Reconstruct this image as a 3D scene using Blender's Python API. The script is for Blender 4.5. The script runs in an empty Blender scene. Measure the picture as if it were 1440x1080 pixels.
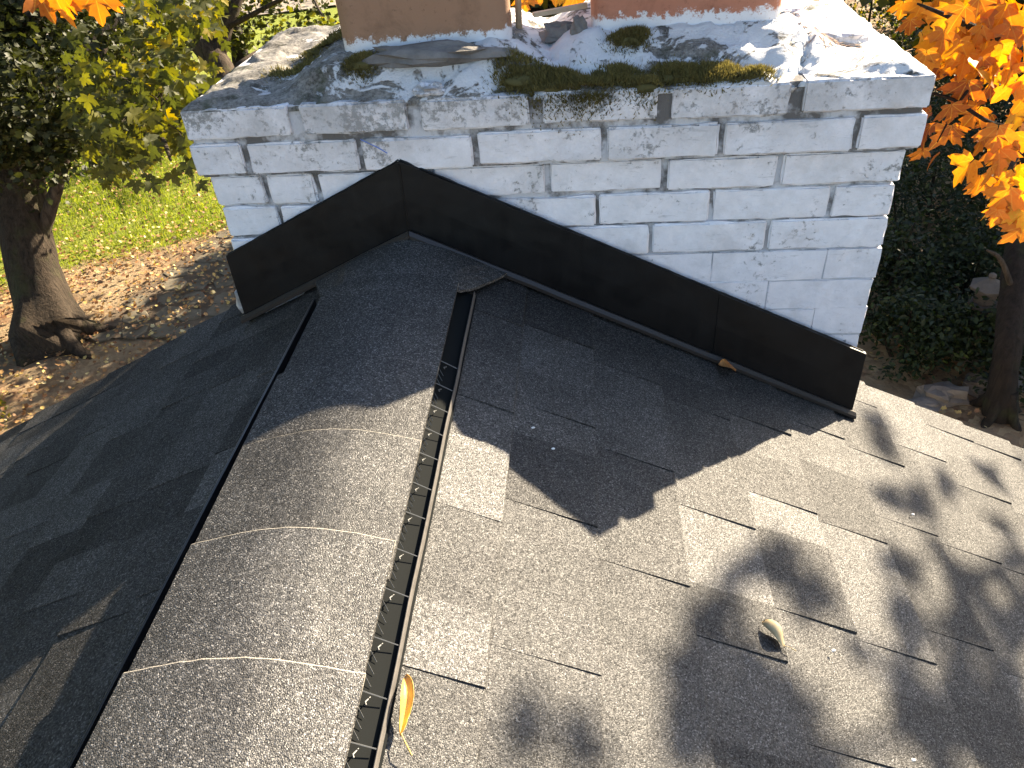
import bpy, math, random
import numpy as np
from mathutils import Vector, Matrix, noise

sc = bpy.context.scene
COL = sc.collection
rnd = random.Random(7)
nr = np.random.default_rng(7)

# ------------------------------------------------------------------ camera
PITCH, ROLL, YAW = 0.6485, -0.0861, -0.1213
CAM = np.array([0.07, -1.2986, 0.5063])
FPX = 1082.0
_F = np.array([math.sin(YAW) * math.cos(PITCH), math.cos(YAW) * math.cos(PITCH), -math.sin(PITCH)])
_R = np.array([math.cos(YAW), -math.sin(YAW), 0.0])
_U = np.cross(_R, _F)
_R, _U = _R * math.cos(ROLL) + _U * math.sin(ROLL), -_R * math.sin(ROLL) + _U * math.cos(ROLL)
cam_data = bpy.data.cameras.new('camera')
cam = bpy.data.objects.new('camera', cam_data)
COL.objects.link(cam)
cam_data.sensor_fit = 'HORIZONTAL'
cam_data.sensor_width = 36.0
cam_data.lens = 36.0 * FPX / 1440.0
cam_data.clip_start = 0.02
cam_data.clip_end = 900.0
M = Matrix.Identity(4)
for i in range(3):
    M[i][0], M[i][1], M[i][2], M[i][3] = _R[i], _U[i], -_F[i], CAM[i]
cam.matrix_world = M
sc.camera = cam

# ------------------------------------------------------------------ sky, sun, exposure
SUN_EL, SUN_AZ = math.radians(27.2), math.radians(42.8)
SUN = np.array([math.sin(SUN_AZ) * math.cos(SUN_EL), math.cos(SUN_AZ) * math.cos(SUN_EL), math.sin(SUN_EL)])
world = bpy.data.worlds.new('World')
sc.world = world
world.use_nodes = True
wt = world.node_tree
sky = wt.nodes.new('ShaderNodeTexSky')
sky.sky_type = 'NISHITA'
sky.sun_disc = False
sky.sun_elevation = SUN_EL
sky.sun_rotation = SUN_AZ
wt.links.new(sky.outputs[0], wt.nodes['Background'].inputs[0])
wt.nodes['Background'].inputs[1].default_value = 0.08
sun_data = bpy.data.lights.new('sun', 'SUN')
sun_data.energy = 5.0
sun_data.angle = math.radians(0.53)
sun_data.color = (1.0, 0.845, 0.62)
sun = bpy.data.objects.new('sun', sun_data)
COL.objects.link(sun)
sun.rotation_euler = Vector(SUN).to_track_quat('Z', 'Y').to_euler()
sun.location = (20, 22, 16)
vs = sc.view_settings
vs.view_transform = 'Standard'
vs.look = 'None'
vs.gamma = 1.0
vs.use_curve_mapping = False
vs.exposure = 2.3
sc.cycles.use_denoising = True
sc.cycles.max_bounces = 6
sc.cycles.transparent_max_bounces = 6
sc.cycles.caustics_reflective = False
sc.cycles.caustics_refractive = False
sc.cycles.sample_clamp_indirect = 6.0

# ------------------------------------------------------------------ helpers
def mesh_obj(name, verts, faces, mat=None, parent=None, smooth=False, attrs=None, sharp=0):
    me = bpy.data.meshes.new(name)
    me.from_pydata([tuple(v) for v in verts], [], [tuple(f) for f in faces])
    return finish(name, me, mat, parent, smooth, attrs, sharp)

def fast_obj(name, verts, loops, sizes, mat=None, parent=None, smooth=False, attrs=None):
    """verts (n,3) array, loops flat index array, sizes polygon size array"""
    me = bpy.data.meshes.new(name)
    me.vertices.add(len(verts))
    me.vertices.foreach_set('co', np.asarray(verts, np.float32).ravel())
    me.loops.add(len(loops))
    me.loops.foreach_set('vertex_index', np.asarray(loops, np.int32))
    sizes = np.asarray(sizes, np.int32)
    me.polygons.add(len(sizes))
    me.polygons.foreach_set('loop_start', np.concatenate([[0], np.cumsum(sizes)[:-1]]).astype(np.int32))
    me.update(calc_edges=True)
    me.validate()
    return finish(name, me, mat, parent, smooth, attrs)

def finish(name, me, mat, parent, smooth, attrs, sharp=0):
    me.update()
    if mat: me.materials.append(mat)
    if smooth:
        me.polygons.foreach_set('use_smooth', [True] * len(me.polygons))
    if sharp: me.set_sharp_from_angle(angle=math.radians(sharp))
    if attrs:
        for k, v in attrs.items():
            a = me.attributes.new(k, 'FLOAT', 'POINT')
            a.data.foreach_set('value', np.asarray(v, np.float32))
    o = bpy.data.objects.new(name, me)
    COL.objects.link(o)
    if parent:
        o.parent = parent                      # part meshes keep world coordinates
        if parent.type == 'EMPTY': o.matrix_parent_inverse = Matrix.Translation(-Vector(parent.location))
    return o

def thing(name, label, cat, loc=(0, 0, 0), group=None):
    o = bpy.data.objects.new(name, None)
    o.empty_display_size = 0.2
    COL.objects.link(o)
    o.location = loc
    return tag(o, label, cat, group)

def tag(o, label=None, cat=None, group=None, kind=None):
    if label: o['label'] = label
    if cat: o['category'] = cat
    if group: o['group'] = group
    if kind: o['kind'] = kind
    return o

def at(px, py, dist):
    """world point seen at a photo pixel, dist metres along the view axis"""
    d = _F + _R * (px - 720.0) / FPX - _U * (py - 540.0) / FPX
    return CAM + d * dist

def box(x0, x1, y0, y1, z0, z1):
    v = [(x0, y0, z0), (x1, y0, z0), (x1, y1, z0), (x0, y1, z0), (x0, y0, z1), (x1, y0, z1), (x1, y1, z1), (x0, y1, z1)]
    f = [(0, 3, 2, 1), (4, 5, 6, 7), (0, 1, 5, 4), (1, 2, 6, 5), (2, 3, 7, 6), (3, 0, 4, 7)]
    return v, f

def tube(pts, radii, seg=8, cap=True, wob=0.0, flare=None):
    pts = [Vector(p) for p in pts]
    V, Fc = [], []
    up = Vector((0.31, 0.17, 0.93))
    for i, p in enumerate(pts):
        t = (pts[min(i + 1, len(pts) - 1)] - pts[max(i - 1, 0)]).normalized()
        a = t.cross(up)
        if a.length < 0.1: a = t.cross(Vector((1, 0, 0)))
        a.normalize()
        b = t.cross(a)
        for k in range(seg):
            an = 2 * math.pi * k / seg
            r = radii[i]
            if wob: r *= 1 + wob * noise.noise(Vector((math.cos(an) * 1.7, math.sin(an) * 1.7, i * 0.45)) + p * 0.3)
            if flare: r *= 1 + flare(i, an)
            V.append(p + a * (math.cos(an) * r) + b * (math.sin(an) * r))
    for i in range(len(pts) - 1):
        for k in range(seg):
            k2 = (k + 1) % seg
            Fc.append((i * seg + k, i * seg + k2, (i + 1) * seg + k2, (i + 1) * seg + k))
    if cap:
        Fc.append(tuple(range(seg))[::-1])
        Fc.append(tuple((len(pts) - 1) * seg + k for k in range(seg)))
    return V, Fc

def join(parts):
    V, Fc = [], []
    for v, f in parts:
        n = len(V)
        V += list(v)
        Fc += [tuple(i + n for i in q) for q in f]
    return V, Fc

# ------------------------------------------------------------------ materials
class Mat:
    def __init__(self, name):
        self.m = bpy.data.materials.new(name)
        self.m.use_nodes = True
        self.t = self.m.node_tree
        self.b = self.t.nodes['Principled BSDF']
        self.out = self.t.nodes['Material Output']
    def n(self, kind, **kw):
        x = self.t.nodes.new('ShaderNode' + kind)
        for k, v in kw.items():
            if k.startswith('i_'):
                key = k[2:]
                key = int(key) if key.isdigit() else key.replace('_', ' ')
                x.inputs[key].default_value = v
            else: setattr(x, k, v)
        return x
    def l(self, a, b): self.t.links.new(a, b)
    def coord(self, kind='Object'): return self.n('TexCoord').outputs[kind]
    def noise(self, vec, scale, detail=3.0, rough=0.55, dist=0.0):
        x = self.n('TexNoise', i_Scale=scale, i_Detail=detail, i_Roughness=rough, i_Distortion=dist)
        self.l(vec, x.inputs['Vector'])
        return x.outputs['Fac']
    def voro(self, vec, scale, feature='F1', out='Distance'):
        x = self.n('TexVoronoi', feature=feature, i_Scale=scale)
        self.l(vec, x.inputs['Vector'])
        return x.outputs[out]
    def ramp(self, fac, stops, interp='LINEAR'):
        x = self.n('ValToRGB')
        x.color_ramp.interpolation = interp
        e = x.color_ramp.elements
        while len(e) < len(stops): e.new(0.5)
        for q, (p, c) in zip(e, stops):
            q.position = p
            q.color = (c, c, c, 1) if isinstance(c, (int, float)) else (*c, 1)
        self.l(fac, x.inputs[0])
        return x.outputs[0]
    def mix(self, fac, a, b, mode='MIX'):
        x = self.n('Mix', data_type='RGBA', blend_type=mode)
        for k, v in ((0, fac), (6, a), (7, b)):
            if hasattr(v, 'is_linked'): self.l(v, x.inputs[k])
            else: x.inputs[k].default_value = v if isinstance(v, (int, float)) else (*v, 1)
        return x.outputs[2]
    def math(self, op, a, b=None, c=None):
        x = self.n('Math', operation=op)
        for k, v in enumerate((a, b, c)):
            if v is None: continue
            if hasattr(v, 'is_linked'): self.l(v, x.inputs[k])
            else: x.inputs[k].default_value = v
        return x.outputs[0]
    def bump(self, h, strength=0.5, dist=0.002, prev=None):
        x = self.n('Bump', i_Strength=strength, i_Distance=dist)
        self.l(h, x.inputs['Height'])
        if prev is not None: self.l(prev, x.inputs['Normal'])
        return x.outputs[0]
    def set(self, color=None, rough=None, normal=None, spec=None, metal=None):
        for key, v in (('Base Color', color), ('Roughness', rough), ('Normal', normal), ('Specular IOR Level', spec), ('Metallic', metal)):
            if v is None: continue
            if hasattr(v, 'is_linked'): self.l(v, self.b.inputs[key])
            else: self.b.inputs[key].default_value = (*v, 1) if isinstance(v, tuple) else v
        return self.m

def mat_shingle(name, base=0.046, warm=(1.0, 0.95, 0.90)):
    k = Mat(name)
    c = k.coord()
    gran = k.voro(c, 640.0, out='Color')
    sep = k.n('SeparateColor'); k.l(gran, sep.inputs[0])
    g = k.ramp(sep.outputs[0], [(0.0, 0.25), (0.45, 0.6), (0.75, 1.0), (0.9, 1.8), (1.0, 3.6)])
    ri = k.n('ObjectInfo').outputs['Random']
    att = k.n('Attribute', attribute_name='tone', attribute_type='GEOMETRY').outputs['Fac']
    rr = k.math('FRACT', k.math('ADD', ri, att))
    tone = k.ramp(rr, [(0.0, 0.58), (0.2, 0.85), (0.35, 1.2), (0.5, 0.72), (0.7, 1.0), (0.85, 0.62), (1.0, 1.45)])
    pat = k.ramp(k.noise(c, 9.0, 4), [(0.3, 0.75), (0.7, 1.28)])
    streak = k.ramp(k.noise(c, 60.0, 3, 0.7), [(0.3, 0.85), (0.7, 1.15)])
    col = k.mix(1.0, g, tone, 'MULTIPLY')
    col = k.mix(1.0, col, pat, 'MULTIPLY')
    col = k.mix(1.0, col, streak, 'MULTIPLY')
    col = k.mix(1.0, col, tuple(base * w for w in warm), 'MULTIPLY')
    h1 = k.voro(c, 640.0)
    h2 = k.noise(c, 260.0, 3, 0.7)
    h = k.math('ADD', k.math('MULTIPLY', h1, -1.0), k.math('MULTIPLY', h2, 1.2))
    n1 = k.bump(h, 0.75, 0.0010)
    n2 = k.bump(k.noise(c, 14.0, 2), 0.25, 0.01, n1)
    edge = k.n('Attribute', attribute_name='cut_edge', attribute_type='GEOMETRY').outputs['Fac']
    col = k.mix(edge, col, (0.40, 0.37, 0.32))
    sp = k.math('MULTIPLY', k.ramp(sep.outputs[1], [(0.0, 0.15), (1.0, 0.62)]), k.ramp(rr, [(0.0, 0.72), (0.2, 0.88), (0.35, 1.06), (0.5, 0.78), (0.7, 0.95), (0.85, 0.74), (1.0, 1.18)]))
    # rough stone granules: matt body plus a small, angle-independent sparkle
    df = k.n('BsdfDiffuse'); k.l(col, df.inputs['Color']); k.l(n2, df.inputs['Normal'])
    gl = k.n('BsdfAnisotropic'); k.l(n2, gl.inputs['Normal'])
    k.l(k.math('MULTIPLY', sp, 0.135), gl.inputs['Color'])
    k.l(k.ramp(sep.outputs[2], [(0.0, 0.42), (1.0, 0.64)]), gl.inputs['Roughness'])
    ad = k.n('AddShader'); k.l(df.outputs[0], ad.inputs[0]); k.l(gl.outputs[0], ad.inputs[1])
    k.l(ad.outputs[0], k.out.inputs['Surface'])
    return k.m

def mat_paint_brick(name):
    k = Mat(name)
    c = k.coord()
    white = k.mix(k.ramp(k.noise(c, 26, 5, 0.65), [(0.35, 0.0), (0.7, 1.0)]), (0.91, 0.885, 0.91), (0.78, 0.76, 0.785))
    # bare spots where the paint has flaked: grey mortar and dark specks
    fl = k.math('ADD', k.noise(c, 75, 9, 0.8), k.math('MULTIPLY', k.noise(c, 9, 4, 0.6), 0.55))
    sep = k.n('SeparateXYZ'); k.l(c, sep.inputs[0])
    # flaking is worse on the weathered top courses and toward the left corner
    wear = k.ramp(k.math('ADD', sep.outputs[2], k.math('MULTIPLY', sep.outputs[0], -0.09)), [(0.0, 0.0), (0.17, 0.135)])
    fl = k.math('ADD', fl, wear)
    mask = k.ramp(fl, [(0.885, 0.0), (0.965, 1.0)])
    bare = k.mix(k.noise(c, 120, 3), (0.22, 0.215, 0.21), (0.42, 0.415, 0.41))
    col = k.mix(mask, white, bare)
    stain = k.ramp(k.noise(c, 11, 6, 0.7), [(0.5, 0.0), (0.78, 0.45)])
    col = k.mix(stain, col, (0.42, 0.40, 0.38))
    up = k.n('MapRange', clamp=True); k.l(sep.outputs[2], up.inputs[0])
    for i, q in enumerate((-0.03, 0.13, 0.0, 0.75)): up.inputs[i + 1].default_value = q     # soot and rain grime on the projecting courses
    gr = k.math('MULTIPLY', k.ramp(k.noise(c, 7.5, 7, 0.72), [(0.40, 0.0), (0.62, 1.0)]), up.outputs[0])
    col = k.mix(gr, col, (0.36, 0.35, 0.345))
    sm = k.ramp(k.noise(c, 240, 5, 0.85), [(0.60, 0.0), (0.72, 0.5)])
    col = k.mix(sm, col, (0.40, 0.39, 0.40))
    wv = k.n('Mapping'); k.l(c, wv.inputs[0]); wv.inputs['Scale'].default_value = (14, 14, 70)
    cr = k.ramp(k.noise(wv.outputs[0], 1.6, 6, 0.7, 0.8), [(0.60, 0.0), (0.66, 1.0)])
    col = k.mix(k.math('MULTIPLY', cr, 0.35), col, (0.33, 0.32, 0.32))
    hh = k.math('ADD', k.noise(c, 70, 8, 0.7), k.math('MULTIPLY', mask, -0.35))
    n1 = k.bump(hh, 0.55, 0.004)
    n2 = k.bump(k.noise(c, 19, 3), 0.5, 0.008, n1)
    return k.set(col, 0.62, n2, 0.35)

def mat_mortar():
    k = Mat('painted_mortar')
    c = k.coord()
    m = k.ramp(k.math('ADD', k.noise(c, 13, 5, 0.65), k.math('MULTIPLY', k.noise(c, 60, 4), 0.25)), [(0.56, 0.0), (0.70, 1.0)])
    sep = k.n('SeparateXYZ'); k.l(c, sep.inputs[0])
    low = k.n('MapRange', clamp=True); k.l(sep.outputs[2], low.inputs[0])
    for i, q in enumerate((-0.22, -0.10, 0.9, 0.0)): low.inputs[i + 1].default_value = q   # later repaint closed the lower joints
    m = k.math('MAXIMUM', m, low.outputs[0])
    col = k.mix(m, (0.15, 0.14, 0.132), (0.58, 0.575, 0.59))
    n1 = k.bump(k.noise(c, 140, 6, 0.7), 0.7, 0.003)
    return k.set(col, 0.85, n1, 0.2)

def mat_crown():
    k = Mat('peeling_crown')
    c = k.coord()
    sep = k.n('SeparateXYZ'); k.l(c, sep.inputs[0])
    mp = k.n('Mapping'); k.l(c, mp.inputs[0]); mp.inputs['Scale'].default_value = (1.0, 1.7, 1.0); mp.inputs['Rotation'].default_value = (0, 0, 0.35)
    big = k.noise(mp.outputs[0], 9, 8, 0.72, 0.9)
    fine = k.noise(c, 80, 6, 0.7)
    v = k.math('ADD', big, k.math('MULTIPLY', fine, 0.22))
    # the left rim never kept its paint, the right end kept most of it
    side = k.ramp(sep.outputs[0], [(0.0, 0.0), (1.0, 1.0)])
    mr = k.n('MapRange'); k.l(sep.outputs[0], mr.inputs[0])
    for i, q in enumerate((-0.62, 0.62, -0.035, 0.13)): mr.inputs[i + 1].default_value = q
    v = k.math('ADD', v, mr.outputs[0])
    rim = k.n('MapRange', clamp=True); k.l(sep.outputs[0], rim.inputs[0])
    for i, q in enumerate((-0.62, -0.46, -0.30, 0.0)): rim.inputs[i + 1].default_value = q
    v = k.math('ADD', v, rim.outputs[0])
    mask = k.ramp(v, [(0.600, 0.0), (0.640, 1.0)])
    bare = k.mix(k.ramp(k.math('ADD', k.math('MULTIPLY', k.noise(c, 20, 5, 0.7), .5), k.math('MULTIPLY', k.noise(c, 170, 4, 0.8), .5)), [(0.40, 0.0), (0.60, 1.0)]), (0.07, 0.063, 0.052), (0.34, 0.315, 0.28))
    moss = k.ramp(k.noise(c, 15, 5, 0.65), [(0.55, 0.0), (0.68, 0.8)])
    bare = k.mix(moss, bare, (0.055, 0.062, 0.028))
    paint = k.mix(k.noise(c, 40, 5), (0.80, 0.79, 0.77), (0.60, 0.60, 0.62))
    col = k.mix(mask, bare, paint)
    h = k.math('ADD', k.math('MULTIPLY', mask, 0.6), k.noise(c, 110, 8, 0.75))
    n1 = k.bump(h, 0.9, 0.005)
    return k.set(col, 0.75, n1, 0.3)

def mat_flue(name, c1, c2, z0):
    k = Mat(name)
    c = k.coord()
    col = k.mix(k.noise(c, 7, 4), c1, c2)
    band = k.ramp(k.noise(c, 18, 5, 0.7, 0.5), [(0.5, 0.0), (0.75, 0.5)])
    col = k.mix(band, col, tuple(x * 0.45 for x in c1))
    sep = k.n('SeparateXYZ'); k.l(c, sep.inputs[0])
    e = k.math('ADD', k.math('MULTIPLY', k.math('SUBTRACT', sep.outputs[2], z0), -22.0), k.math('MULTIPLY', k.noise(c, 60, 8, 0.8), 1.6))
    mask = k.ramp(e, [(0.50, 0.0), (0.62, 1.0)])
    col = k.mix(mask, col, (0.74, 0.74, 0.76))
    soot = k.ramp(k.noise(c, 90, 6, 0.8), [(0.58, 0.0), (0.66, 0.7)])
    col = k.mix(soot, col, tuple(x * 0.6 for x in c1))
    n1 = k.bump(k.noise(c, 50, 7, 0.7), 0.4, 0.004)
    return k.set(col, 0.7, n1, 0.3)

def mat_simple(name, col, rough=0.6, bump_scale=0, bump_d=0.002, spec=0.4, var=None, vscale=10, metal=None):
    k = Mat(name)
    c = k.coord()
    color = col
    if var is not None: color = k.mix(k.ramp(k.noise(c, vscale, 5, 0.65), [(0.3, 0.0), (0.7, 1.0)]), col, var)
    nm = k.bump(k.noise(c, bump_scale, 6, 0.7), 0.6, bump_d) if bump_scale else None
    return k.set(color, rough, nm, spec, metal)

def mat_leaf(name, stops, trans=0.5, rough=0.55, veins=False):
    k = Mat(name)
    tone = k.n('Attribute', attribute_name='tone', attribute_type='GEOMETRY').outputs['Fac']
    c = k.coord()
    var = k.noise(c, 14, 3)
    f = k.math('ADD', tone, k.math('MULTIPLY', k.math('SUBTRACT', var, 0.5), 0.35))
    col = k.ramp(f, stops)
    if veins:                                  # blade coordinates: stalk end at the origin, tip at y = 1
        sp = k.n('SeparateXYZ'); k.l(c, sp.inputs[0])
        ang = k.math('ARCTAN2', sp.outputs[0], k.math('SUBTRACT', sp.outputs[1], 0.02))
        near = k.math('ABSOLUTE', k.math('SUBTRACT', k.math('PINGPONG', ang, 0.34), 0.0))
        rad = k.math('SQRT', k.math('ADD', k.math('MULTIPLY', sp.outputs[0], sp.outputs[0]), k.math('MULTIPLY', sp.outputs[1], sp.outputs[1])))
        vm = k.ramp(k.math('MULTIPLY', near, rad), [(0.006, 0.55), (0.02, 0.0)])
        col = k.mix(vm, col, (0.55, 0.34, 0.08))
        bl = k.ramp(k.noise(c, 5.0, 5, 0.7), [(0.55, 0.0), (0.75, 0.6)])
        col = k.mix(bl, col, (0.30, 0.11, 0.03))
    k.set(col, rough, None, 0.35)
    tr = k.n('BsdfTranslucent')
    sat = k.n('HueSaturation', i_Saturation=1.15, i_Value=1.25); k.l(col, sat.inputs['Color'])
    k.l(sat.outputs[0], tr.inputs['Color'])
    mx = k.n('MixShader'); mx.inputs[0].default_value = trans
    k.l(k.b.outputs[0], mx.inputs[1]); k.l(tr.outputs[0], mx.inputs[2])
    k.l(mx.outputs[0], k.out.inputs['Surface'])
    return k.m

def mat_bark(name, c1, c2):
    k = Mat(name)
    c = k.coord()
    mp = k.n('Mapping'); k.l(c, mp.inputs[0]); mp.inputs['Scale'].default_value = (9, 9, 1.6)
    r = k.noise(mp.outputs[0], 2.4, 7, 0.7, 0.6)
    col = k.mix(k.ramp(r, [(0.35, 0.0), (0.65, 1.0)]), c1, c2)
    moss = k.ramp(k.noise(c, 3.0, 4), [(0.55, 0.0), (0.7, 0.5)])
    col = k.mix(moss, col, (0.05, 0.055, 0.02))
    n1 = k.bump(r, 1.0, 0.04)
    return k.set(col, 0.9, n1, 0.2)

SHINGLE = mat_shingle('granule_shingle')
CAPMAT = mat_shingle('granule_cap', 0.066, (1.0, 0.95, 0.89))
BRICK = mat_paint_brick('painted_brick')
MORTAR = mat_mortar()
CROWN = mat_crown()
def mat_flashing():
    k = Mat('black_coil_flashing')
    c = k.coord()
    mp = k.n('Mapping'); k.l(c, mp.inputs[0]); mp.inputs['Scale'].default_value = (40, 40, 7)
    streak = k.ramp(k.noise(mp.outputs[0], 1.5, 5, 0.7), [(0.48, 0.0), (0.75, 0.5)])
    dust = k.ramp(k.noise(c, 190, 4, 0.8), [(0.60, 0.0), (0.74, 0.5)])
    col = k.mix(streak, (0.0035, 0.0035, 0.004), (0.011, 0.010, 0.0095))
    col = k.mix(dust, col, (0.022, 0.021, 0.020))
    r = k.ramp(k.noise(c, 16, 5, 0.7), [(0.3, 0.36), (0.7, 0.6)])
    n1 = k.bump(k.noise(c, 5, 3), 0.5, 0.012)
    n2 = k.bump(k.noise(c, 60, 4), 0.25, 0.001, n1)
    return k.set(col, r, n2, 0.3)
BLACKMETAL = mat_flashing()
RUBBER = mat_simple('black_sealant', (0.008, 0.008, 0.008), 0.55, 120, 0.002, 0.3)
BROWNHEM = mat_simple('dark_brown_metal', (0.030, 0.025, 0.022), 0.38, 60, 0.001, 0.5)
PLASTIC = mat_simple('black_vent_plastic', (0.010, 0.011, 0.011), 0.9, 0, 0, 0.08)
FINMAT = mat_simple('grey_vent_fin', (0.13, 0.13, 0.125), 0.45, 0, 0, 0.5)
PLASTIC2 = mat_simple('dark_baffle_plastic', (0.02, 0.02, 0.021), 0.35, 0, 0, 0.5)
BAFFLEMAT = mat_simple('vent_baffle_plastic', (0.085, 0.078, 0.072), 0.4, 90, 0.001, 0.5, (0.14, 0.13, 0.12), 60)

# ------------------------------------------------------------------ key dimensions
XR, ZR, SLOPE = -0.254, -0.125, 0.5          # ridge line x, roof surface height at ridge, 6 in 12
ZTOP, CRS, HW, COB = 0.123, 0.0622, 0.605, 0.014
RAKE = 0.135
GZ = -5.0

# ------------------------------------------------------------------ ground
def seg_dist_field(x, y, pts):
    best = 1e9
    for (ax, ay), (bx, by) in zip(pts[:-1], pts[1:]):
        dx, dy = bx - ax, by - ay
        t = max(0, min(1, ((x - ax) * dx + (y - ay) * dy) / (dx * dx + dy * dy)))
        best = min(best, math.hypot(x - ax - t * dx, y - ay - t * dy))
    return best

def lawn_edge(x):                             # lawn lies beyond this line (larger y)
    return 10.75 + 0.86 * (x + 6.05) + 0.25 * math.sin(x * 1.3)

def mat_ground():
    k = Mat('garden_ground')
    c = k.coord()
    att = k.n('Attribute', attribute_name='lawn', attribute_type='GEOMETRY').outputs['Fac']
    w = k.math('ADD', att, k.math('MULTIPLY', k.math('SUBTRACT', k.noise(c, 1.8, 6, 0.7), 0.5), 0.9))
    lawn = k.ramp(w, [(0.42, 0.0), (0.58, 1.0)])
    grass = k.mix(k.ramp(k.noise(c, 2.6, 6, 0.7), [(0.35, 0.0), (0.68, 1.0)]), (0.13, 0.18, 0.025), (0.23, 0.26, 0.04))
    grass = k.mix(k.ramp(k.noise(c, 34, 3, 0.7), [(0.35, 0.0), (0.7, 1.0)]), grass, (0.26, 0.27, 0.06))
    soil = k.mix(k.ramp(k.noise(c, 1.2, 6, 0.7), [(0.35, 0.0), (0.65, 1.0)]), (0.16, 0.11, 0.07), (0.38, 0.29, 0.18))
    litter = k.voro(c, 13.0, out='Color')
    sep = k.n('SeparateColor'); k.l(litter, sep.inputs[0])
    lit = k.ramp(sep.outputs[0], [(0.0, (0.10, 0.05, 0.03)), (0.4, (0.24, 0.13, 0.07)), (0.75, (0.40, 0.26, 0.14)), (1.0, (0.52, 0.40, 0.22))])
    lm = k.ramp(k.noise(c, 1.5, 5, 0.7), [(0.42, 0.0), (0.6, 0.8)])
    soil = k.mix(lm, soil, lit)
    col = k.mix(lawn, soil, grass)
    n1 = k.bump(k.noise(c, 30, 6, 0.75), 0.9, 0.05)
    return k.set(col, 0.95, n1, 0.1)

GROUND = mat_ground()
def build_ground():
    xs = np.concatenate([np.linspace(-500, -60, 12), np.linspace(-50, -16, 18), np.linspace(-15, 10, 101), np.linspace(11, 50, 20), np.linspace(60, 500, 12)])
    ys = np.concatenate([np.linspace(-500, -40, 10), np.linspace(-30, 2, 14), np.linspace(2.5, 24, 87), np.linspace(25, 70, 24), np.linspace(80, 600, 12)])
    V, A = [], []
    for y in ys:
        for x in xs:
            z = GZ + 0.05 * noise.noise(Vector((x * 0.5, y * 0.5, 0))) + 0.025 * noise.noise(Vector((x * 1.9, y * 1.9, 3)))
            V.append((x, y, z))
            d = y - lawn_edge(x)
            if x > 1.5: d -= (x - 1.5) * 4.0
            A.append(max(0, min(1, 0.5 + d * 0.45)))
    nx = len(xs)
    Fc = [(j * nx + i, j * nx + i + 1, (j + 1) * nx + i + 1, (j + 1) * nx + i) for j in range(len(ys) - 1) for i in range(nx - 1)]
    o = mesh_obj('ground', V, Fc, GROUND, smooth=True, attrs={'lawn': A})
    tag(o, 'garden ground of lawn and leaf-strewn soil far below the roof', 'ground', kind='structure')
build_ground()

# pale drive added across the far lawn to give bright glints through the foliage
DRIVE = mat_simple('pale_gravel', (0.24, 0.20, 0.16), 0.95, 25, 0.02, 0.1, (0.33, 0.28, 0.23), 4)
def build_drive():
    pts = [(-60, 24), (-40, 25), (-24, 27), (-10, 31), (4, 37), (30, 48)]
    V, Fc = [], []
    for i, (x, y) in enumerate(pts):
        V += [(x, y - 3.2, GZ + 0.075), (x, y + 3.2, GZ + 0.075)]
    for i in range(len(pts) - 1): Fc.append((2 * i, 2 * i + 2, 2 * i + 3, 2 * i + 1))
    tag(mesh_obj('driveway', V, Fc, DRIVE), 'pale gravel drive added beyond the lawn for bright glints through the leaves', 'driveway', kind='structure')
build_drive()

# ------------------------------------------------------------------ house
house = thing('house', 'house with dark grey shingled gable roof and vented ridge', 'house', (XR, -4.0, GZ))
def hpart(name, v, f, m, parent=None, **kw):
    """geometry given in world coordinates, parented to the house or one of its parts"""
    return mesh_obj(name, v, f, m, parent or house, **kw)

DECKMAT = mat_simple('roof_felt', (0.03, 0.03, 0.03), 0.9, 60, 0.003, 0.2)
SIDING = mat_simple('cream_siding', (0.62, 0.58, 0.50), 0.6, 20, 0.003, 0.3, (0.55, 0.52, 0.46), 5)
TRIM = mat_simple('white_trim_paint', (0.74, 0.73, 0.71), 0.5, 50, 0.002, 0.4, (0.6, 0.59, 0.57), 12)
HALF = 3.9
YB = -9.0
def rz(x): return ZR - SLOPE * abs(x - XR)
slopes = {}
CH_CLEAR = 0.012
for sgn in (1, -1):
    xe = XR + sgn * HALF
    ze = rz(xe)
    d0, d1 = 0.014, 0.10
    def slab(xa, xb, ya, yb):
        if sgn < 0: xa, xb = xb, xa
        v = [(xa, ya, rz(xa) - d1), (xb, ya, rz(xb) - d1), (xb, yb, rz(xb) - d1), (xa, yb, rz(xa) - d1),
             (xa, ya, rz(xa) - d0), (xb, ya, rz(xb) - d0), (xb, yb, rz(xb) - d0), (xa, yb, rz(xa) - d0)]
        return v, box(0, 1, 0, 1, 0, 1)[1]
    chx = HW + 0.02 if sgn > 0 else -HW - 0.02   # notch for the chimney
    parts = [slab(XR, xe, YB, -CH_CLEAR), slab(chx, xe, -CH_CLEAR + 0.002, RAKE - 0.01)]
    slopes[sgn] = hpart('roof_slope', *join(parts), DECKMAT)

# rake boards under the gable edge either side of the chimney
for sgn in (1, -1):
    xa = HW + 0.03 if sgn > 0 else -HW - 0.03
    xb = XR + sgn * (HALF - 0.01)
    v, f = box(0, 1, 0, 1, 0, 1)
    y0, y1 = RAKE - 0.008, RAKE + 0.012
    xs_ = sorted((xa, xb))
    v = [(x, y, rz(x) - (0.18 if low else 0.035)) for low in (1, 0) for x, y in ((xs_[0], y0), (xs_[1], y0), (xs_[1], y1), (xs_[0], y1))]
    hpart('rake_board', v, f, TRIM)
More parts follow.
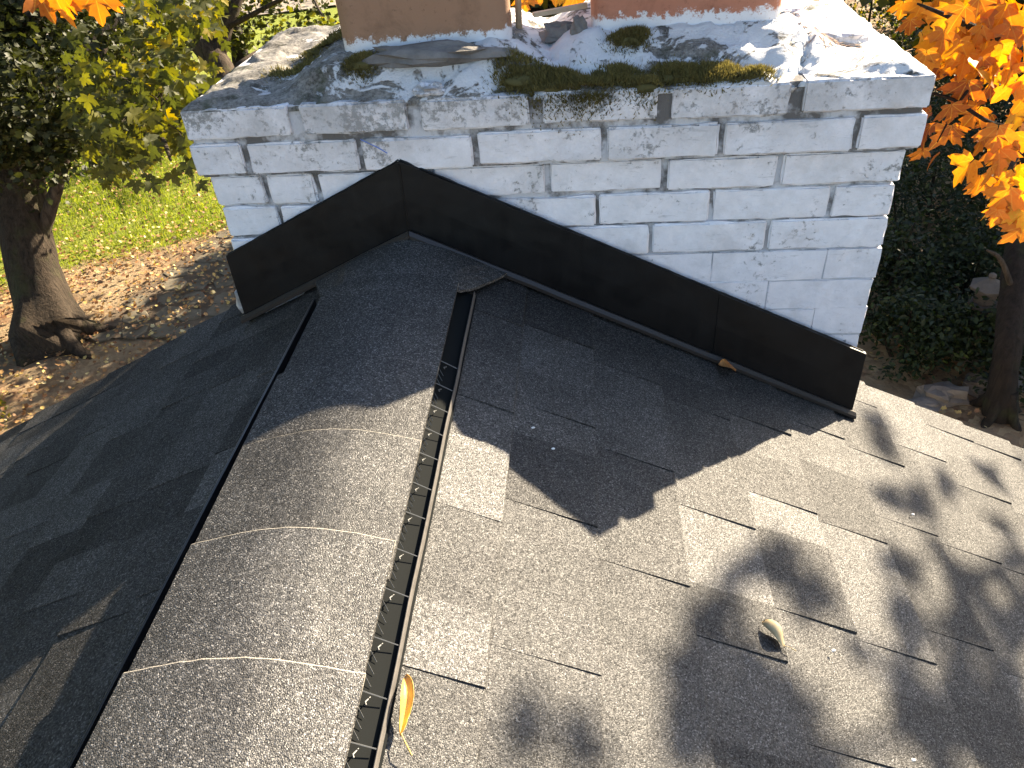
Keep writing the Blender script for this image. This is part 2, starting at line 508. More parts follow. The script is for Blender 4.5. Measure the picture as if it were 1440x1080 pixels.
# walls
EZ = rz(XR + HALF - 0.35) - 0.1
gv = [(XR - HALF + .35, -0.12, GZ), (XR + HALF - .35, -0.12, GZ), (XR + HALF - .35, -0.12, EZ), (XR, -0.12, ZR - .12), (XR - HALF + .35, -0.12, EZ)]
gv += [(a, -0.27, c) for a, b, c in gv]
gf = [(4, 3, 2, 1, 0), (5, 6, 7, 8, 9)] + [(i, (i + 1) % 5, 5 + (i + 1) % 5, 5 + i) for i in range(5)]
hpart('gable_wall', gv, gf, SIDING)
for sgn in (1, -1):
    x0 = XR + sgn * (HALF - .35)
    a, b = sorted((x0, x0 - sgn * 0.15))
    hpart('side_wall', *box(a, b, YB + .3, -0.275, GZ, EZ - 0.05), SIDING)

# ---- shingles
EXP = 0.1225                                   # exposure measured horizontally
def shingle_slab(sgn, xu, xb, y0, y1, thick, lift, rr, ns=6):
    """tapered shingle piece from under the course above (xu) to its butt edge (xb)"""
    V, Fc = [], []
    over = 0.022
    xa = xu - sgn * over
    seedv = rr.random() * 50
    cols = []
    for i in range(ns + 1):
        t = i / ns
        y = y0 + (y1 - y0) * t
        jb = 0.0011 * noise.noise(Vector((y * 60, seedv, 0))) + 0.0006 * noise.noise(Vector((y * 190, seedv, 5)))
        wob = 0.0012 * noise.noise(Vector((y * 7, seedv, 9)))
        row = []
        for q, s in ((0, 0.0), (1, 0.5), (2, 1.0)):
            x = xa + (xb - xa) * s + (sgn * jb if q == 2 else 0)
            top = rz(x) - 0.004 + lift * s + (wob if q else 0)
            ye = y
            if i == 0 or i == ns: ye = y + 0.0009 * noise.noise(Vector((s * 9, seedv, i)))
            row.append((x, ye, top))
        # curl of the worn arris at the butt
        x, ye, top = row[2]
        row[2] = (x - sgn * 0.0012, ye, top)
        row.append((x + sgn * 0.0004, ye, top - 0.0012))
        row.append((x, ye, top - thick))
        row.append((xa, row[0][1], row[0][2] - 0.006))
        cols.append(row)
    m = 6
    for r in cols: V += r
    for i in range(ns):
        for q in range(m):
            a, b = i * m + q, i * m + (q + 1) % m
            f = (a, b, b + m, a + m)
            Fc.append(f if sgn < 0 else f[::-1])
    e0 = tuple(range(m)); e1 = tuple(ns * m + q for q in range(m))
    Fc.append(e0[::-1] if sgn < 0 else e0); Fc.append(e1 if sgn < 0 else e1[::-1])
    return V, Fc

# observed downhill tab edges on the near part of the sunny slope: {course: [y, ...]}
def lay_slope(sgn, x_first, n_ind, n_all, y_near, y_far_end, quota):
    rr = random.Random(11 if sgn > 0 else 23)
    rest = []
    count = 0
    for k in range(n_all):
        xb = x_first + sgn * EXP * k
        xu = x_first + sgn * EXP * (k - 1)
        end = y_far_end
        inside = abs(xb - 0.0) < HW + 0.02 if sgn > 0 else abs(xb) < HW + 0.02
        if (sgn > 0 and xb < HW + 0.05) or (sgn < 0 and xb > -HW - 0.03): end = -0.016
        y = end + (0.004 * rr.random() if end > 0 else 0)
        raised = rr.random() < 0.5
        first = True
        while y > YB:
            L = rr.uniform(0.075, 0.16) if raised else rr.uniform(0.06, 0.145)
            if first: L *= rr.uniform(0.5, 1.3)
            first = False
            y0 = max(y - L, YB)
            lift = (0.0080 if raised else 0.0052) + rr.uniform(-0.0006, 0.0006)
            ind = k < n_ind and y > y_near and count < quota
            v, f = shingle_slab(sgn, xu, xb, y0 + 0.0002, y - 0.0002, lift + 0.003, lift, rr, 5 if ind else 1)
            if ind:
                hpart('shingle', v, f, SHINGLE, slopes[sgn])
                count += 1
            else:
                rest.append((v, f, rr.random()))
            y = y0
            raised = not raised
    V, Fc, T = [], [], []
    for v, f, t in rest:
        n = len(V); V += v; Fc += [tuple(i + n for i in q) for q in f]; T += [t] * len(v)
    o = hpart('shingle_field', V, Fc, SHINGLE, slopes[sgn], attrs={'tone': T})
    o['kind'] = 'stuff'
    return count
nR = lay_slope(1, -0.040, 12, 33, -1.15, RAKE, 165)
nL = lay_slope(-1, -0.480, 11, 31, -1.15, RAKE, 135)

# ---- ridge vent under the caps
VN, VF = -6.0, -0.14                        # near and far ends of the vent
vent = hpart('ridge_vent', *join([
    # channel floor strips either side and the body under the cap
    ([(XR + a, y, rz(XR + a) + h) for y in (VN, VF) for a, h in ((-.162, .0062), (-.162, .0085), (-.126, .0085), (-.120, .020), (0.0, -.016), (.088, .018), (.094, .0085), (.134, .0085), (.134, .0062))],
     [(i, i + 1, 10 + i, 9 + i) for i in range(8)] + [tuple(range(8, -1, -1)), tuple(range(9, 18))])]), PLASTIC)
def vbaffle(u0, u1, h, top):
    v = []
    ys = [VN] + list(np.linspace(-1.3, VF - 0.0, 40))
    Fc = []
    for i, y in enumerate(ys):
        w = 0.0009 * noise.noise(Vector((y * 9, u0 * 50, 0)))
        for a, hh in ((u0, .0096), (u0, h), (u0 + (u1 - u0) * .5, h + .0012), (u1, h - .001), (u1 + (0.0006 if u1 > 0 else -0.002), .0096)):
            x = XR + a + w
            v.append((x, y, rz(x) + hh))
    for i in range(len(ys) - 1):
        for q in range(4):
            Fc.append((i * 5 + q, i * 5 + q + 1, (i + 1) * 5 + q + 1, (i + 1) * 5 + q))
    Fc.append((4, 3, 2, 1, 0)); n = (len(ys) - 1) * 5; Fc.append((n, n + 1, n + 2, n + 3, n + 4))
    return v, Fc
hpart('baffle', *vbaffle(.1295, .1315, .0165, 0), BAFFLEMAT, vent)
hpart('baffle', *vbaffle(-.158, -.164, .024, 0), PLASTIC2, vent)
# crossbars and louvre fins in the open slot
def bar(p, q, r=0.0006):
    return tube([p, q], [r, r], 4)
y = VF - 0.02
i = 0
ribs = []
while y > -1.12:
    step = 0.0545 + 0.006 * rnd.uniform(-1, 1)
    if y < -0.33:
        xa, xb = XR + .100, XR + .1290
        p = bar((xa, y - .002, rz(xa) + .0225), (xb, y + rnd.uniform(-.001, .001), rz(xb) + .0165), 0.00075)
        knob = tube([(XR + .114, y - .002, rz(XR + .114) + .014), (XR + .1115, y - .010, rz(XR + .111) + .017), (XR + .113, y - .013, rz(XR + .113) + .018)], [.0006, .0009, .0010], 5)
        hpart('crossbar', *join([p, knob]), FINMAT, vent)
        for j in range(3):
            yy = y - .012 - j * (step - .018) / 3
            xa, xb = XR + .100, XR + .1115
            hpart('louvre_fin', *bar((xa, yy + .004, rz(xa) + .0195), (xb, yy - .010, rz(xb) + .0105), .0005), FINMAT, vent)
    y -= step

# ---- cap shingles over the vent: arched pieces, each lapped over the one farther away
def cap_profile(s, ul, ur, crest):
    """s 0..1 left to right edge -> (u, z above ridge datum)"""
    u = -ul + (ul + ur) * s
    r = 0.085
    z = crest - 0.41 * (math.sqrt(u * u + r * r) - r)
    return u, z
def cap_piece(y0, y1, ul, ur, crest, seedv, th=0.0045, lift0=0.0, flat=0.0, ns=22, ny=6):
    V, Fc = [], []
    prof = ns + 1
    for j in range(ny + 1):
        t = j / ny
        yb = y0 + (y1 - y0) * t
        for lay in (0, 1):
            for i in range(prof):
                s = i / ns
                if flat: u, z = cap_profile(s, ul * t + .134 * (1 - t), ur * t + .1105 * (1 - t), crest)
                else: u, z = cap_profile(s, ul, ur, crest)
                if flat:                       # settles on to the roof near the chimney
                    zd = -SLOPE * abs(u) + 0.012
                    w = min(1.0, max(flat * max(0.0, t - 0.2) * 1.25, (abs(u) - .095) / .035))
                    z = z * (1 - w) + (-SLOPE * math.sqrt(u * u + 0.0009) + .020) * w
                e = 0.0012 * noise.noise(Vector((u * 40, yb * 12, seedv)))
                ye = yb + (0.0012 * noise.noise(Vector((u * 90, seedv, j))) if j in (0, ny) else 0)
                zz = z + e + lift0 * t - (th if lay else 0)
                V.append((XR + u, ye + 0.006 * (1 - abs(2 * s - 1)) * 0, ZR + zz))
    R = 2 * prof
    for i in range(prof):                      # worn, pale far arris
        q = ny * R + i
        V[q] = (V[q][0], V[q][1], V[q][2] - .0016)
        q -= R
        V[q] = (V[q][0], V[ny * R + i][1] - .0022, V[ny * R + i][2] + .0014)
    for j in range(ny):
        for i in range(ns):
            a = j * R + i
            Fc.append((a, a + 1, a + R + 1, a + R))
            b = a + prof
            Fc.append((b + R, b + R + 1, b + 1, b))
        for i in (0, ns):
            a = j * R + i
            q = (a, a + R, a + R + prof, a + prof)
            Fc.append(q if i == 0 else q[::-1])
    for i in range(ns):
        a = i
        Fc.append((a + 1, a, a + prof, a + prof + 1))
        a = ny * R + i
        Fc.append((a, a + 1, a + prof + 1, a + prof))
    return V, Fc
edges = [-0.066, -0.155, -0.40, -0.562, -0.731, -0.895, -1.063, -1.23]
while edges[-1] > -5.9: edges.append(edges[-1] - 0.166)
# wide saddle piece at the chimney foot
v, f = cap_piece(-0.170, -0.020, 0.200, 0.190, 0.000, 77.0, flat=1.0, lift0=0.0, ny=10)
hpart('ridge_saddle_shingle', v, f, CAPMAT)
for i in range(1, len(edges) - 1):
    far, near = edges[i], edges[i + 1]
    jl, jr = rnd.uniform(-.005, .005), rnd.uniform(-.003, .002)
    wide = 0.0
    v, f = cap_piece(near - 0.05, far, 0.134 + jl + wide, 0.1100 + jr, -0.0035, 3.3 * i, lift0=0.0052)
    ce = np.zeros(len(v)); ce[6 * 46:6 * 46 + 23] = 1.0
    hpart('ridge_cap_shingle', v, f, CAPMAT, attrs={'cut_edge': ce})

# ------------------------------------------------------------------ chimney
chim = thing('chimney', 'old white painted brick chimney with peeling crown at the gable end', 'chimney', (0, 0.26, GZ))
def cpart(name, v, f, m, parent=None, **kw):
    return mesh_obj(name, v, f, m, parent or chim, **kw)
CB = 0.53                                      # back face of the chimney body
def axis_cuts(h, r, n):
    inner = list(np.linspace(-h + r, h - r, n))
    return [-h] + inner + [h]
def brick_mesh(x0, x1, y0, y1, z0, z1, seedv, r=0.0045, amp=0.0013, dens=(7, 2, 3)):
    c = np.array([(x0 + x1) / 2, (y0 + y1) / 2, (z0 + z1) / 2])
    h = np.array([x1 - x0, y1 - y0, z1 - z0]) / 2
    r = min(r, *(h * 0.8))
    cuts = [axis_cuts(h[a], r, dens[a]) for a in range(3)]
    N = [len(q) - 1 for q in cuts]
    idx, V, Fc = {}, [], []
    def vid(i, j, k):
        key = (i, j, k)
        if key not in idx:
            p = np.array([cuts[0][i], cuts[1][j], cuts[2][k]])
            q = np.clip(p, -(h - r), h - r)
            d = p - q
            L = np.linalg.norm(d)
            n_ = d / L
            p = q + n_ * r
            w = c + p
            a = amp * noise.noise(Vector(w * 45) + Vector((seedv, 0, 0))) + amp * 1.3 * noise.noise(Vector(w * 15) + Vector((0, seedv, 0)))
            if L > r * 1.05: a -= abs(noise.noise(Vector(w * 30) + Vector((0, 0, seedv)))) * amp * 5.0   # chipped arrises
            idx[key] = len(V); V.append(w + n_ * a)
        return idx[key]
    for a, b, cc in ((0, 1, 2), (1, 2, 0), (2, 0, 1)):
        for side in (0, N[cc]):
            for i in range(N[a]):
                for j in range(N[b]):
                    def k_(ii, jj):
                        t = [0, 0, 0]; t[a], t[b], t[cc] = ii, jj, side
                        return vid(*t)
                    f = (k_(i, j), k_(i + 1, j), k_(i + 1, j + 1), k_(i, j + 1))
                    Fc.append(f if side else f[::-1])
    return V, Fc
ROWS = {
    0: [-.418, -.213, -.008, .202, .411],
    1: [-.524, -.318, -.115, .105, .298, .515],
    2: [-.508, -.412, -.200, .006, .210, .404],
    3: [-.496, -.310, -.110, .093, .294, .500],
    4: [-.420, -.215, -.012, .190, .399],
}
for r_ in range(5, 13): ROWS[r_] = [(-.505 if r_ % 2 else -.40) + .203 * i + rnd.uniform(-.006, .006) for i in range(6 if r_ % 2 else 5)]
core = []
for r_ in range(13):
    z1 = ZTOP if r_ == 0 else CRS * (2 - r_)
    z0 = CRS * (1 - r_)
    cb = COB if r_ < 2 else 0.0
    hw = HW + cb + rnd.uniform(-.002, .002)
    yf, yb = -cb, CB + cb
    rec = 0.0065 if r_ < 4 else (0.004 if r_ < 5 else 0.0016)
    core.append(box(-hw + rec, hw - rec, yf + rec, yb - rec, z0 + (0.0 if r_ else -0.0), z1 - (0.004 if r_ == 0 else 0.0)))
    gj = (0.0074 if r_ < 3 else 0.0052) if r_ < 5 else 0.0009
    zz0, zz1 = z0 + gj / 2, z1 - gj / 2
    if r_ == 0: zz0 += 0.0035
    dep = 0.098
    js = [-hw] + ROWS[r_] + [hw]
    for i in range(len(js) - 1):
        g0 = 0 if i == 0 else gj * (1.5 if r_ == 0 else 0.7)
        g1 = 0 if i == len(js) - 2 else gj * (1.5 if r_ == 0 else 0.7)
        j_ = rnd.uniform(-.0025, .0015) if r_ < 5 else rnd.uniform(-.001, .001)
        t_ = rnd.uniform(-.002, .002)
        v, f = brick_mesh(js[i] + g0, js[i + 1] - g1, yf + j_, yf + dep, zz0 + t_, zz1 + t_, rnd.random() * 90,
                          0.0026 if r_ < 5 else 0.0010, 0.0022 if r_ < 5 else 0.0017, (13, 2, 4))
        cpart('brick', v, f, BRICK, smooth=True, sharp=28)
    if r_ < 9:                                  # side and back courses
        for sx in (1, -1):
            js = [yf + dep + 0.004] + ([.30] if r_ % 2 else [.20, .40]) + [yb]
            for i in range(len(js) - 1):
                a, b = sorted((sx * hw, sx * (hw - dep)))
                e = rnd.uniform(-.0045, .0035)
                v, f = brick_mesh(a - (e if sx < 0 else 0), b + (e if sx > 0 else 0), js[i] + (gj if i else 0), js[i + 1], zz0, zz1, rnd.random() * 90, 0.005, 0.002, (2, 4, 3))
                cpart('brick', v, f, BRICK, smooth=True, sharp=28)
        if r_ < 6:
            js = [-hw + dep + .004] + [-hw + dep + .2 * i for i in (1, 2, 3, 4)] + [hw - dep - .004]
            for i in range(len(js) - 1):
                v, f = brick_mesh(js[i] + gj / 2, js[i + 1] - gj / 2, yb - dep, yb, zz0, zz1, rnd.random() * 90, 0.005, 0.002, (3, 2, 2))
                cpart('brick', v, f, BRICK, smooth=True, sharp=28)
cpart('mortar_core', *join(core), MORTAR)
cpart('shaft', *box(-HW + .004, HW - .004, .004, CB - .004, GZ, CRS * -12), mat_paint_brick('painted_shaft'))

# ---- crown wash
FL = (-0.355, -0.06, 0.09, 0.335, 0.10)       # x0 x1 y0 y1 turn
FRR = (0.085, 0.408, 0.130, 0.375, 0.0)
def crown_z(x, y):
    ex = min(x + .62, .62 - x) ; ey = min(y + .016, .546 - y)
    e = max(0.0, min(ex, ey))
    df = 9.0
    for q in (FL, FRR):                        # the wash is heaped round the two flues
        df = min(df, math.hypot(max(q[0] - x, 0, x - q[1]), max(q[2] - y, 0, y - q[3])))
    t = max(0.0, 1 - df / .125); t = t * t * (3 - 2 * t)
    p = Vector((x, y, 0))
    h = -0.006 + .010 * min(1.0, e / .04) + .052 * t * min(1.0, e / .06)
    h += (0.008 * noise.noise(p * 9) + .006 * noise.noise(p * 24 + Vector((3, 1, 0)))) * min(1, e / .03)
    rg = 1 - abs(noise.noise(p * 17 + Vector((7, 7, 2)))) * 2
    h += 0.0035 * max(0, rg) + .0022 * noise.noise(p * 75)
    # flaked-off plates leave shallow steps
    pl = noise.noise(Vector((x * 11 + 2, y * 16, 4)))
    if pl > 0.12: h -= 0.005
    # open crack through the wash above the split joint on the right
    cx = .411 + .05 * (y) / .15 + .012 * noise.noise(Vector((y * 40, 2, 1)))
    if y < .16: h -= 0.016 * math.exp(-((x - cx) / .005) ** 2)
    return ZTOP + h
nx, ny = 190, 100
V, Fc = [], []
for j in range(ny + 1):
    for i in range(nx + 1):
        x = -.616 + 1.232 * i / nx; y = -.012 + .554 * j / ny
        V.append((x, y, crown_z(x, y)))
for j in range(ny):
    for i in range(nx):
        a = j * (nx + 1) + i
        Fc.append((a, a + 1, a + nx + 2, a + nx + 1))
# skirt down to the brick course
rim = [i for i in range(nx + 1)] + [j * (nx + 1) + nx for j in range(1, ny + 1)] + [ny * (nx + 1) + i for i in range(nx - 1, -1, -1)] + [j * (nx + 1) for j in range(ny - 1, 0, -1)]
base = len(V)
for q in rim: V.append((V[q][0], V[q][1], ZTOP - .012))
for i in range(len(rim)):
    i2 = (i + 1) % len(rim)
    Fc.append((rim[i2], rim[i], base + i, base + i2))
cpart('crown', V, Fc, CROWN, smooth=True)

# ---- clay flue liners
def flue(spec, m, name='flue_liner'):
    x0, x1, y0, y1, turn = spec
    cx, cy = (x0 + x1) / 2, (y0 + y1) / 2
    hx, hy = (x1 - x0) / 2, (y1 - y0) / 2
    def ring(inset, r, z, jig):
        out = []
        a_, b_ = hx - inset, hy - inset
        for qx, qy, st in ((1, 1, 0), (-1, 1, 90), (-1, -1, 180), (1, -1, 270)):
            for k in range(6):
                an = math.radians(st + 18 * k)
                lx, ly = qx * (a_ - r) + r * math.cos(an), qy * (b_ - r) + r * math.sin(an)
                wx = cx + lx * math.cos(turn) - ly * math.sin(turn)
                wy = cy + lx * math.sin(turn) + ly * math.cos(turn)
                e = jig * noise.noise(Vector((wx * 14, wy * 14, z * 9)))
                out.append((wx + e, wy + e * .6, z))
        return out
    zb = ZTOP - .01
    zt = ZTOP + .205
    rings = [ring(0, .03, z, .003) for z in np.linspace(zb, zt - .006, 12)] + [ring(.003, .03, zt, .002), ring(.018, .024, zt, .002), ring(.022, .02, zt - .01, .002)] + [ring(.022, .02, z, .002) for z in np.linspace(zt - .08, zb + .03, 4)]
    n = 24
    V = [p for r in rings for p in r]
    Fc = [(i * n + k, i * n + (k + 1) % n, (i + 1) * n + (k + 1) % n, (i + 1) * n + k) for i in range(len(rings) - 1) for k in range(n)]
    Fc.append(tuple((len(rings) - 1) * n + k for k in range(n)))
    return cpart(name, V, Fc, m, smooth=True)
f1 = flue(FL, mat_flue('brown_clay', (0.29, 0.165, 0.10), (0.36, 0.22, 0.14), ZTOP + .060))
f1['label'] = 'brown clay flue liner on the left with white paint at its foot'
f2 = flue(FRR, mat_flue('red_clay', (0.40, 0.16, 0.095), (0.48, 0.22, 0.14), ZTOP + .064))
f2['label'] = 'redder clay flue liner on the right'

# ---- black metal flashing with hemmed foot
flash = cpart('flashing', *join([tube([(-.25, -.0215, -.115), (-.25, -.0215, .014)], [.0025, .0020], 6)]), BLACKMETAL)
def ztopf(x): return .020 - (.475 * (-.25 - x) if x < -.25 else .492 * (x + .25))
def zbot(x): return -.114 - (.478 * (-.25 - x) if x < -.25 else .505 * (x + .25))
def panel(xa, xb, yo, seg=14):
    V, Fc = [], []
    for i in range(seg + 1):
        x = xa + (xb - xa) * i / seg
        w = .0011 * noise.noise(Vector((x * 8, yo * 900, 0)))
        tz = ztopf(x) + .0013 * noise.noise(Vector((x * 55, 3, 0)))
        V += [(x, yo + w, zbot(x)), (x, yo + w * .6, (zbot(x) + tz) / 2), (x, yo + .002 + w, tz), (x, yo + .010 + w, tz + .0006), (x, yo + .010, zbot(x))]
    for i in range(seg):
        for q in range(5):
            a, b = i * 5 + q, i * 5 + (q + 1) % 5
            Fc.append((a, a + 5, b + 5, b)[::-1])
    Fc.append((0, 1, 2, 3, 4)); Fc.append(tuple(seg * 5 + q for q in (4, 3, 2, 1, 0)))
    return V, Fc
for xa, xb, yo in ((-.616, -.2485, -.0205), (-.2505, .0635, -.0230), (.0615, .3235, -.0212), (.3215, .617, -.0232)):
    cpart('flashing_panel', *panel(xa, xb, yo), BLACKMETAL, flash)
def bead(xa, xb):
    n_ = int(abs(xb - xa) / .012)
    P, Rr = [], []
    for i in range(n_ + 1):
        x = xa + (xb - xa) * i / n_
        q = noise.noise(Vector((x * 38, 4, 1)))
        P.append((x, -.0145 - .001 * q, ztopf(x) + .0006 + .0012 * q)); Rr.append(.0019 + .0011 * noise.noise(Vector((x * 70, 1, 6))))
    return tube(P, Rr, 6)
cpart('sealant_bead', *bead(-.612, -.251), RUBBER, flash)
cpart('sealant_bead', *bead(-.249, .612), RUBBER, flash)
def hem(xa, xb):
    V, Fc = [], []
    seg = 16
    prof = [(0.0, .005), (-.010, .008), (-.0165, .002), (-.0165, -.005), (-.010, -.008), (.004, -.008)]
    for i in range(seg + 1):
        x = xa + (xb - xa) * i / seg
        w = .0007 * noise.noise(Vector((x * 13, 8, 0)))
        for dy, dz in prof: V.append((x, -.0220 + dy + w, zbot(x) + dz + w))
    for i in range(seg):
        for q in range(6):
            a, b = i * 6 + q, i * 6 + (q + 1) % 6
            Fc.append((a, b, b + 6, a + 6)[::-1])
    Fc.append((0, 1, 2, 3, 4, 5)); Fc.append(tuple(seg * 6 + q for q in (5, 4, 3, 2, 1, 0)))
    return V, Fc
cpart('hem', *hem(-.619, -.2495), BROWNHEM, flash)
cpart('hem', *hem(-.2485, .622), BROWNHEM, flash)
for sx in (1, -1):                             # returns round the sides, down to the gable edge
    x0 = sx * (HW + .009)
    zb_ = rz(x0) - .004
    a, b = sorted((x0, x0 + sx * .0025))
    cpart('flashing_return', *box(a, b, -.010, RAKE - .01, zb_, zb_ + .135), BLACKMETAL, flash)
# blue chalk line struck on the paint beside the flashing peak
CHALK = mat_simple('blue_chalk', (0.16, 0.25, 0.62), 0.9)
cpart('chalk_line', *tube([(-.311, -.0172, .060), (-.285, -.0175, .046), (-.268, -.0175, .034)], [.0008, .001, .0008], 5), CHALK)

# ---- mortar lump stuck at the left foot of the chimney
def lump(c, r, seedv, sq=(1, 1, 1), nu=10, nv=7, rough=.35):
    V, Fc = [], []
    for j in range(nv + 1):
        th = math.pi * j / nv
        for i in range(nu):
            ph = 2 * math.pi * i / nu
            d = Vector((math.sin(th) * math.cos(ph), math.sin(th) * math.sin(ph), math.cos(th)))
            k = 1 + rough * noise.noise(d * 1.8 + Vector((seedv, 0, 0))) + rough * .5 * noise.noise(d * 4 + Vector((0, seedv, 0)))
            V.append((c[0] + d.x * r * k * sq[0], c[1] + d.y * r * k * sq[1], c[2] + d.z * r * k * sq[2]))
    for j in range(nv):
        for i in range(nu):
            i2 = (i + 1) % nu
            Fc.append((j * nu + i, (j + 1) * nu + i, (j + 1) * nu + i2, j * nu + i2))
    return V, Fc
cpart('mortar_lump', *lump((-.655, .085, rz(-.655) + .02), .034, 3.1, (.7, 1, 1.1)), mat_simple('lump_paint', (.68, .66, .64), .8, 80, .004, .3, (.30, .25, .2), 30))

# ------------------------------------------------------------------ things lying on the crown
MOSS = mat_leaf('moss', [(0.0, (0.075, 0.066, 0.026)), (0.45, (0.18, 0.155, 0.055)), (1.0, (0.34, 0.28, 0.10))], 0.35, 0.9)
def moss(label, lobes, n, hgt=.011):
    V, L, S, T = [], [], [], []
    tot = sum(a * b for _, _, a, b in lobes)
    # soft cushion under the tufts
    cush = []
    for (cx, cy, a, b) in lobes:
        if cy < -.002: continue
        zc = crown_z(cx, cy)
        cush.append(lump((cx, cy, zc - .002), 1.0, cx * 9, (a * .72, b * .72, hgt * .7), 14, 8, .25))
    cv, cf = join(cush)
    V += [tuple(q) for q in cv]; T += [.3] * len(cv)
    for f in cf: L += f; S.append(len(f))
    for (cx, cy, a, b) in lobes:
        for _ in range(int(n * a * b / tot)):
            r = math.sqrt(rnd.random()) * (1 + .32 * rnd.gauss(0, 1)); ph = rnd.uniform(0, 6.283)
            x, y = cx + a * r * math.cos(ph), cy + b * r * math.sin(ph)
            d = max(0, 1 - r * r)
            if y > -.014: z = crown_z(x, max(-.012, y)) + hgt * .85 * math.sqrt(d)
            else: z = ZTOP - .004 - (-.014 - y) * 2.2; y = -.0145 - .004 * rnd.random()
            ln = rnd.uniform(.004, .011); w = rnd.uniform(.0008, .0016)
            lean = Vector((rnd.gauss(0, .5) + .5 * r * math.cos(ph), rnd.gauss(0, .5) + .5 * r * math.sin(ph) - .15, 1)).normalized()
            an = rnd.uniform(0, 6.283); sd = Vector((math.cos(an), math.sin(an), 0)) * w
            p = Vector((x, y, z - .002)); i0 = len(V)
            V += [tuple(p - sd), tuple(p + sd), tuple(p + lean * ln)]
            L += [i0, i0 + 1, i0 + 2]; S.append(3)
            t = min(1, max(0, .45 + .25 * noise.noise(Vector((x * 30, y * 30, 1))) + rnd.gauss(0, .16))); T += [t * .6, t * .6, t]
    o = fast_obj('moss_clump', np.array(V), L, S, MOSS, attrs={'tone': T})
    tag(o, label, 'moss', 'moss on the chimney crown')
moss('long dark olive moss clump spilling over the crown edge beside the narrow joint', [(-.035, .025, .045, .032), (.02, .012, .055, .035), (.075, -.004, .05, .026), (.08, -.0145, .03, .007), (.125, .02, .05, .03), (.17, -.002, .03, .022)], 13000, .014)
moss('yellowish sunlit moss clump along the front edge right of centre', [(.225, .022, .05, .026), (.285, .014, .055, .024), (.34, .008, .035, .016)], 8000, .014)
moss('small round dark moss cushion behind the long front clump', [(.145, .095, .032, .02), (.165, .10, .02, .015)], 2500, .012)
moss('small dark moss cushion alone on the left front of the crown', [(-.305, .045, .028, .018)], 1800, .012)
moss('flat dark moss patch near the left rear edge of the crown', [(-.46, .15, .05, .035), (-.41, .20, .05, .03), (-.43, .24, .05, .025)], 3800, .009)

WOOD = mat_simple('weathered_wood', (0.36, 0.27, 0.18), 0.8, 60, .003, .2, (0.5, 0.4, 0.28), 30)
GREYMORTAR = mat_simple('grey_mortar_chunk', (0.24, 0.225, 0.21), 0.9, 60, .006, .2, (0.12, 0.11, 0.10), 22)
zc = lambda x, y: crown_z(x, y)
tag(mesh_obj('stick', *tube([(-.042, .17, zc(-.042, .17) - .002), (-.040, .172, .26), (-.038, .176, .34)], [.006, .0055, .005], 7, wob=.2), WOOD, smooth=True), 'pale upright stick leaning beside the left flue', 'stick')
def plank(a, b, w, h):
    a, b = Vector(a), Vector(b); t = (b - a).normalized(); s = Vector((-t.y, t.x, 0)).normalized() * w; u = Vector((0, 0, h))
    V = [a - s, b - s, b + s * .7, a + s, a - s + u, b - s + u * 1.2, b + s * .7 + u, a + s + u * .8]
    return [tuple(v) for v in V], box(0, 1, 0, 1, 0, 1)[1]
tag(mesh_obj('wood_splinter', *plank((-.015, .165, .200), (.078, .185, .206), .009, .007), WOOD), 'flat pale wood splinter lying between the two flues', 'wood')
for c, r, sd, sq, lab in [((.035, .175, zc(.035, .175) + .004), .032, 2.2, (1.3, .8, .7), 'grey mortar chunk wedged in the gap under the wood splinter'),
                         ((.066, .135, zc(.066, .135) + .002), .02, 5.2, (.7, .8, 1.1), 'small upright mortar chunk at the left foot of the red flue'),
                         ((-.18, .055, zc(-.18, .055) - .002), .06, 8.2, (2.1, .55, .32), 'long grey mortar slab lying before the brown flue'),
                         ((.50, .165, zc(.50, .165) + .003), .05, 1.4, (1.3, .7, .35), 'sunlit mortar chunk on the right end of the crown'),
                         ((.415, .175, zc(.415, .175) + .0), .03, 4.4, (1.2, .7, .4), 'smaller lit mortar chunk near the red flue corner'),
                         ((-.185, .005, zc(-.185, .005) + .001), .022, 6.4, (1.3, .8, .5), 'pale peeled mortar bump at the front edge of the crown')]:
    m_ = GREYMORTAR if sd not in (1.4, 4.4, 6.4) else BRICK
    tag(mesh_obj('mortar_chunk', *lump(c, r, sd, sq, 14, 9, .45), m_), lab, 'mortar', 'mortar chunks on the crown')
NEEDLE = mat_simple('dry_needles', (0.36, 0.20, 0.10), 0.7)
V, L, S = [], [], []
for _ in range(170):
    cx, cy = ((.455, .12), (.50, .145), (.54, .10))[rnd.randrange(3)]
    x, y = cx + rnd.gauss(0, .03), cy + rnd.gauss(0, .022)
    if not (-.59 < x < .6 and .0 < y < .5): continue
    a = rnd.gauss(.5, .7); ln = rnd.uniform(.015, .04)
    d = Vector((math.cos(a), math.sin(a), 0)) * ln; s = Vector((-d.y, d.x, 0)).normalized() * .0006
    p = Vector((x, y, zc(x, y) + rnd.uniform(.001, .007))); i0 = len(V)
    q = p + d; q.z = zc(min(.6, q.x), min(.5, max(0, q.y))) + rnd.uniform(.001, .007)
    V += [tuple(p - s), tuple(p + s), tuple(q + s), tuple(q - s)]; L += [i0, i0 + 1, i0 + 2, i0 + 3]; S.append(4)
tag(fast_obj('pine_needles', np.array(V), L, S, NEEDLE), 'scatter of dry brown needles on the sunlit end of the crown', 'needles', kind='stuff')

